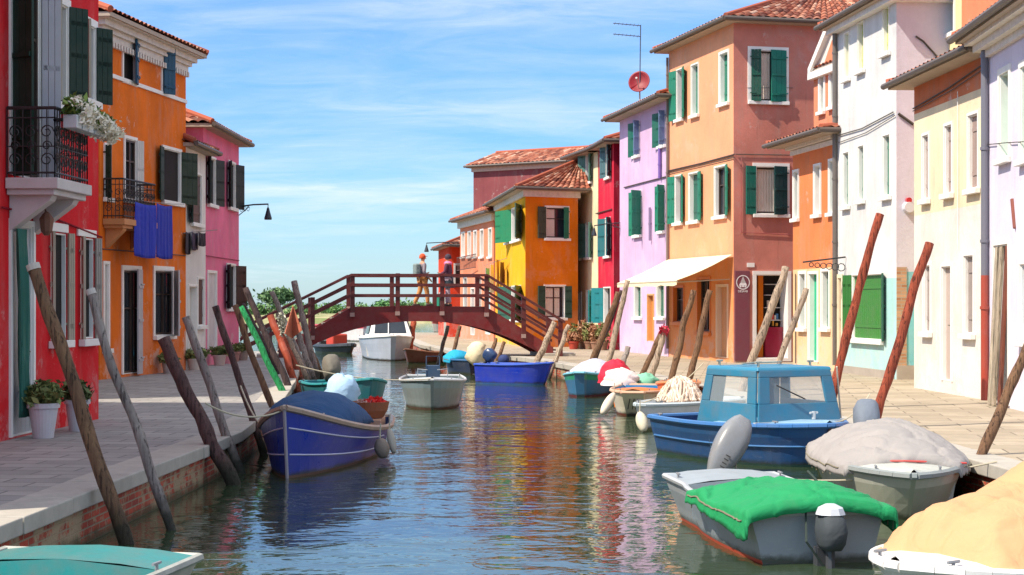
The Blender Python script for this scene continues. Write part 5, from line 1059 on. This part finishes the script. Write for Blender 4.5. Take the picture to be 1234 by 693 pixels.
# rusty lamp above the white door
h = red; m = MB(); P = h.P(0, *h.uz(0, 44, 262, .15), .02); r = thing('wall_lantern', 'rusty lantern hanging under the stone balcony', 'lantern', tuple(P)); m.tube([P+Vector((0, 0, .1)), P+Vector((.22, 0, .14)), P+Vector((.25, 0, .05))], .014, 6); m.build('arm', paint('5a3020', .7, .6), r)
m = MB(); m.lathe(tuple(P+Vector((.25, 0, -.22))), [(.03, 0), (.07, .05), (.09, .2), (.05, .26), (.02, .29)], 8); m.build('lantern_body', paint('7a4a34', .6, .6), r)
m = MB(); rows = []
u0, zt = h.uz(0, 41, 278, .3); 
for k in range(20): rows.append([h.P(0, u0+.02*j+.05*math.sin(j*1.3)*k/19*.6+.10*k/19, 2.95-2.25*k/19, .10+.03*math.sin(j*2.1+k*.2)) for j in range(16)])
m.grid(rows); tag(m.build('door_curtain', cloth('2f6a5c'), smooth=True, solid=.006), 'green striped curtain gathered beside the white door', 'curtain')
# washing on orange house
def sheet(name, label, x0, x1, y0, y1, Y, colr, dz=0):
    m = MB(); a = wp(x0, y0, Y); b_ = wp(x1, y0+(x1-x0)*.18, Y+.9); H = (y1-y0)*Y/F; n = 40; rows = []
    for k in range(16):
        e = k/15; rows.append([tuple(a.lerp(b_, j/n)+Vector((.05*mnoise.noise(Vector((j*.16, e*.8, x0)))*(.3+e), .14*mnoise.noise(Vector((j*.22, e*.7, x0+5)))*(.25+e*.75), -H*e-.03*math.sin(j/n*3.14)))) for j in range(n+1)])
    m.grid(rows); o = m.build(name, cloth(colr), smooth=True, solid=.006); return tag(o, label, 'sheet', 'bed sheets drying on the orange house')
sheet('bed_sheet', 'left of two royal blue sheets drying beside the iron balcony', 163, 188, 243, 308, 35.9, '2434a8'); sheet('bed_sheet', 'right of two royal blue sheets drying, nearer the white house', 189, 207, 245, 310, 37.2, '2030a0')
m = MB(); m.tube([wp(150, 240, 35.6), wp(207, 246, 38.0), wp(222, 246, 39.6)], .008, 5); m.tube([wp(205, 243, 39.8)-Vector((.5, 0, 0)), wp(212, 243, 39.8)], .015, 5); tag(m.build('washing_line', paint('8a8078', .5), None), 'washing line stretched in front of the orange house', 'washing line')
lines = [(224, 230), (231, 238), (239, 248)]
for k, (a, b_) in enumerate(lines):
    o = sheet('dark_garment', ['leftmost dark garment hanging on the white house', 'middle dark garment hanging on the white house', 'rightmost dark garment on the white house line'][k], a, b_, 279, 305-5*k, 40.2+k*.5, ('2a2430', '3a2a40', '241c24')[k]); o['category'] = 'garment'; o['group'] = 'dark clothes drying on the white house'
m = MB(); m.tube([wp(221, 281, 40.3), wp(262, 277, 42.6)], .010, 5); tag(m.build('washing_line', paint('8a8078', .5)), 'short washing line with dark clothes at the white house', 'washing line')
# street lamps
def lamp(P, tip, label, s=1.0, drop=.1):
    P = Vector(P); T = Vector(tip); r = thing('street_lamp', label, 'street lamp', tuple(P)); d = T-P; m = MB(); m.tube([P, P.lerp(T, .5)+Vector((0, 0, .02)), T], .022*s, 6); m.tube([P-Vector((0, 0, .25*s)), P.lerp(T, .35)-Vector((0, 0, .03))], .014*s, 6)
    for q in range(3):
        cc = P+d*(.08+.12*q)-Vector((0, 0, .08)); m.tube([cc+d.normalized()*.07*math.cos(a*.6)*s+Vector((0, 0, .07*math.sin(a*.6)*s)) for a in range(11)], .008, 4)
    m.tube([T, T-Vector((0, 0, drop*s))], .012*s, 6); m.build('arm', paint('1c2430', .5, .3), r)
    m = MB(); m.lathe(tuple(T-Vector((0, 0, .40*s+drop*s*.4))), [(.10*s, 0), (.11*s, .04*s), (.05*s, .25*s), (.035*s, .32*s), (.01, .36*s)], 12); m.build('lamp_shade', paint('1c2430', .4, .3), r)
lamp(wp(288, 249, 47.9), wp(323, 246, 46.8), 'black scrolled wall lamp on the pink house corner')
lamp(wp(553, 292, 80), wp(514, 293, 80), 'wall lamp with long arm on the salmon terrace', 1.0, .06)
lamp(h.P(0, 0, 0)*0+lil.P(0, .15, 4.85, .02), lil.P(0, .0, 4.75, .9), 'wall lamp between the scarlet and lilac houses', .8)
# dish and aerial
P = wp(771, 106, 53.8); r = thing('satellite_dish', 'red satellite dish on the lilac house roof', 'satellite dish', tuple(P)); m = MB(); rows = []
nd = Vector((-.35, -.9, .25)).normalized(); ud = nd.orthogonal().normalized(); vd = nd.cross(ud)
for i in range(8): rows.append([tuple(P+Vector((0, 0, .18))+(ud*math.cos(6.283*j/28)+vd*math.sin(6.283*j/28))*(.36*i/7)+nd*(.09*(i/7)**2)) for j in range(29)])
m.grid(rows); m.build('dish', paint('8a1020', .5, .3, .3), r, smooth=True, solid=.012); m = MB(); m.tube([P-Vector((0, 0, .45)), P+Vector((0, .05, .18))], .025, 6); m.tube([P+Vector((0, 0, -.15)), P+Vector((0, 0, .18))+nd*.35], .012, 5); m.tube([P+Vector((0, 0, .18))+nd*.32, P+Vector((0, 0, .18))+nd*.40], .035, 8); m.build('feed_arm', paint('b8b0a8', .4, .3), r)
r = thing('tv_aerial', 'thin television aerial above the red dish', 'aerial', tuple(P)); m = MB(); t0 = wp(772, 30, 53.8); m.tube([P, t0], .018, 6); m.build('mast', paint('4a5260', .4), r)
for y_ in (31, 44):
    m = MB(); a = wp(772, y_, 53.8); e_ = wp(739, y_-3, 53.4); m.tube([a, e_], .014, 5)
    for q in range(7): c_ = a.lerp(e_, .1+.14*q); m.tube([c_-Vector((0, .25, 0)), c_+Vector((0, .25, 0))], .006, 4)
    m.build('boom', paint('4a5260', .4), r)
# round ventilation meter on white side wall
P = wht.P(1, *wht.uz(1, 1094, 250), .0); r = thing('alarm_siren', 'small white round siren with red top on the white house side wall', 'siren', tuple(P)); n_ = wht.fr(1)[2]; m = MB(); m.tube([P, P+n_*.12], [.13, .11], 16); m.build('siren_case', paint('d8d8dc', .4, .3), r); m = MB(); m.tube([P+Vector((0, 0, .15)), P+n_*.1+Vector((0, 0, .15))], .06, 10); m.build('siren_light', paint('c02830', .3), r)
# wrought iron sign bracket
P = wp(1028, 305, 38.3); P = wht.P(0, *wht.uz(0, 1020, 316), .02); n_ = wht.fr(0)[2]; tt_ = wht.fr(0)[1]; r = thing('sign_bracket', 'wrought iron sign bracket with leafy scrolls on the white house', 'bracket', tuple(P)); m = MB()
E = P+n_*1.0-tt_*.1; m.tube([P+Vector((0, 0, .12)), E+Vector((0, 0, .0))], .02, 6)
for q in range(6):
    c_ = P.lerp(E, .1+.14*q)-Vector((0, 0, .12-.012*q)); m.tube([c_+(E-P).normalized()*(.09-.008*q)*math.cos(a*.7)+Vector((0, 0, (.09-.008*q)*math.sin(a*.7))) for a in range(11)], .012, 5)
m.build('ironwork', paint('2a2a2e', .5, .4), r)
# white sheets/clothes near salmon terrace
for k, (x0, x1, y0, y1, c) in enumerate(((585, 590, 322, 350, '7ac0e8'), (591, 595, 318, 352, 'efe4dc'), (598, 602, 312, 345, 'c8a070'), (603, 607, 315, 340, '7a5a48'))):
    o = sheet('garment', ['sky blue cloth drying at the salmon terrace', 'white cloth drying beside the sky blue one', 'tan cloth drying before the yellow wall', 'brown cloth drying before the yellow wall'][k], x0, x1, y0, y1, 70.5-1.2*k, c); o['category'] = 'garment'; o['group'] = 'washing behind the bridge'
m = MB(); m.tube([wp(583, 320, 71.5), wp(611, 311, 66.5)], .012, 5); tag(m.build('washing_line', paint('8a8078', .5)), 'washing line behind the bridge rail at the yellow house', 'washing line')
# awning terrace balcony on salmon
P = [wp(557, 326, 79), wp(580, 322, 75.5)]; r = thing('window_railing', 'iron window railing on the salmon terrace', 'railing', tuple(P[0])); m = MB()
for dz in (0, .6): m.tube([P[0]-Vector((.25, 0, -dz)), P[1]-Vector((.25, 0, -dz))], .02, 5)
for k in range(26): q = P[0].lerp(P[1], k/25)-Vector((.25, 0, 0)); m.tube([q, q+Vector((0, 0, .6))], .012, 4)
m.build('bars', paint('5a3a34', .5), r)
# dark sign stand / bins at left bridge foot
for k, (px, lb) in enumerate(((318, 'dark steel bollard left of the pair by the bridge stairs'), (325, 'dark steel bollard right of the pair by the bridge stairs'))):
    c_ = wp(px, 423, 55); r = thing('bollard', lb, 'bollard', (c_.x, c_.y, ZQ), group='bollards by the bridge stairs'); m = MB(); m.lathe((c_.x, c_.y, ZQ), [(.12, 0), (.12, .06), (.085, .1), (.08, .75), (.10, .8), (.09, .88), (.03, .92)], 14); m.build('bollard_post', paint('181c28', .5, .4), r)
# orange cloth triangle on pole cluster
m = MB(); a = wp(353, 368, 33.5); m.add([a, wp(343, 402, 33.2), wp(352, 408, 33.6), wp(364, 398, 33.4)], [(0, 1, 2), (0, 2, 3)]); tag(m.build('net_bag', cloth('b86a50'), solid=.02), 'brownish net bag hanging among the left pole cluster', 'bag')
m = MB(); a = wp(339, 388, 34); leaves(m, a, (.09, .1, .36), 200, .06, clumps=6); tag(m.build('fishing_net', leafmat('8a8a78', 'c8c8b8', 'net')), 'grey net draped over the left pole cluster', 'net')

# ------------------------------------------------------------------ people
def skin(name, V, E, rad, mat, parent, sub=2, off=None):
    me = bpy.data.meshes.new(name); me.from_pydata([tuple(Vector(v)) for v in V], E, []); o = bpy.data.objects.new(name, me); col.objects.link(o)
    md = o.modifiers.new('s', 'SKIN'); me.skin_vertices.new() if not me.skin_vertices else None
    for i, v in enumerate(me.skin_vertices[0].data): v.radius = (rad[i], rad[i]) if not isinstance(rad[i], tuple) else rad[i]; v.use_root = (i == 0)
    o.modifiers.new('b', 'SUBSURF').levels = sub; o.modifiers['b'].render_levels = sub
    dg = bpy.context.evaluated_depsgraph_get(); m2 = bpy.data.meshes.new_from_object(o.evaluated_get(dg)); o.modifiers.clear(); o.data = m2; m2.name = name
    m2.materials.clear(); m2.materials.append(mat)
    for p in m2.polygons: p.use_smooth = True
    o.parent = parent; return o
def person(loc, rz, label, shirt, trousers, hair, hat=None, pack=None, stride=.25, bare=False, skirt=None, pose=0):
    r = thing('person', label, 'person', loc, rz, 'people crossing the footbridge', local=True); SK = paint('c89070', .55, .15, .4, 'skin'); s = stride
    V = [(0, 0, .92), (0, 0, 1.10), (0, .0, 1.28), (0, 0, 1.42), (0, .01, 1.50), (0, .02, 1.60), (0, .02, 1.69), (.09, 0, .88), (.10, s*.5, .50), (.10, s*.6, .09), (.10, s*.6+.14, .04), (-.09, 0, .88), (-.10, -s*.2, .50), (-.10, -s, .10), (-.10, -s+.14, .04),
         (.17, 0, 1.40), (.24, -.04, 1.14), (.22, .14, .94), (.21, .21, .86), (-.17, 0, 1.40), (-.24, .04, 1.14), (-.20, .20, 1.08), (-.17, .27, 1.12), (.225, .24, .83), (.19, .25, .82), (.21, .26, .80), (-.155, .31, 1.14), (-.18, .32, 1.13)]
    E = [(0, 1), (1, 2), (2, 3), (3, 4), (4, 5), (5, 6), (0, 7), (7, 8), (8, 9), (9, 10), (0, 11), (11, 12), (12, 13), (13, 14), (3, 15), (15, 16), (16, 17), (17, 18), (3, 19), (19, 20), (20, 21), (21, 22), (18, 23), (18, 24), (18, 25), (22, 26), (22, 27)]
    rad = [(.13, .10), (.12, .09), (.14, .10), (.11, .08), .048, .085, .075, .085, .058, .042, .035, .085, .058, .042, .035, .055, .042, .034, .030, .055, .042, .034, .030, .012, .012, .012, .012, .012]
    skin('body', V, E, rad, SK, r)
    iv = [2, 1, 0, 3, 15, 16, 17, 19, 20, 21]; mpi = {a: k for k, a in enumerate(iv)}; Es = [(mpi[a], mpi[b]) for a, b in E if a in mpi and b in mpi]
    VV = [Vector(V[i]) for i in iv]; VV[2].z = .88
    skin('shirt', VV, Es, [(.155, .12), (.145, .11), (.15, .12), (.125, .095), .068, .056, .048, .068, .056, .048], cloth(shirt), r)
    iv = [0, 7, 8, 9, 11, 12, 13]; mpi = {a: k for k, a in enumerate(iv)}; Es = [(mpi[a], mpi[b]) for a, b in E if a in mpi and b in mpi]
    skin('trousers', [V[i] for i in iv], Es, [(.15, .12), .105, .085, .065, .105, .085, .065], cloth(trousers), r)
    for x, y in ((.10, s*.6), (-.10, -s)):
        m = MB(); m.box((x-.05, y-.07, 0), (x+.05, y+.2, .085)); m.build('shoe', paint('4a3a34', .6), r, bevel=.03)
    m = MB(); rows = []
    for i in range(9):
        a = math.pi*.62*i/8; rows.append([(.098*math.sin(a)*math.cos(6.283*j/16), .0+.115*math.sin(a)*math.sin(6.283*j/16)+(.0), 1.635+.125*math.cos(a)) for j in range(17)])
    m.grid(rows); m.build('hair' if not hat else 'cap', cloth(hat or hair), r, smooth=True)
    m = MB(); m.tube([(0, .10, 1.60), (0, .135, 1.585)], .014, 6); m.build('nose', SK, r)
    if hat: m = MB(); m.lathe((0, .06, 1.66), [(.115, 0), (.12, .012), (.05, .02)], 14); m.build('brim', cloth(hat), r)
    if pack: m = MB(); m.box((-.15, -.30, 1.0), (.15, -.11, 1.42)); m.build('backpack', cloth(pack), r, bevel=.05)
    if skirt: m = MB(); m.lathe((0, 0, .62), [(.22, 0), (.19, .18), (.16, .36), (.14, .42)], 16); m.build('long_jacket', cloth(skirt), r)
    r.scale = (.93, .93, .93)
    return r
c_ = bp(.15, -.45, 0); person((c_.x, c_.y, 1.99), R(-65), 'person in grey top, orange cap and tan trousers carrying a pale pack', '8a8088', 'c88a50', '4a3020', hat='d0562c', pack='7c8a88')
c_ = bp(.98, -.15, 0); person((c_.x, c_.y, 1.99), R(75), 'person in dark jacket with pink scarf and pale trousers', '5a2f48', 'b8a4b0', '3a2a38', skirt='22303a', stride=.1)
c_ = bp(.98, -.15, 0); m = MB(); rr_ = [o for o in S.objects if o.get('label', '').startswith('person in dark jacket')][0]
m.lathe((0, .0, 1.40), [(.13, 0), (.14, .05), (.10, .10), (.07, .11)], 14); m.build('scarf', cloth('e87aa8'), rr_)
for o in S.objects:
    for k_ in ('_local', '_L'):
        if k_ in o: del o[k_]
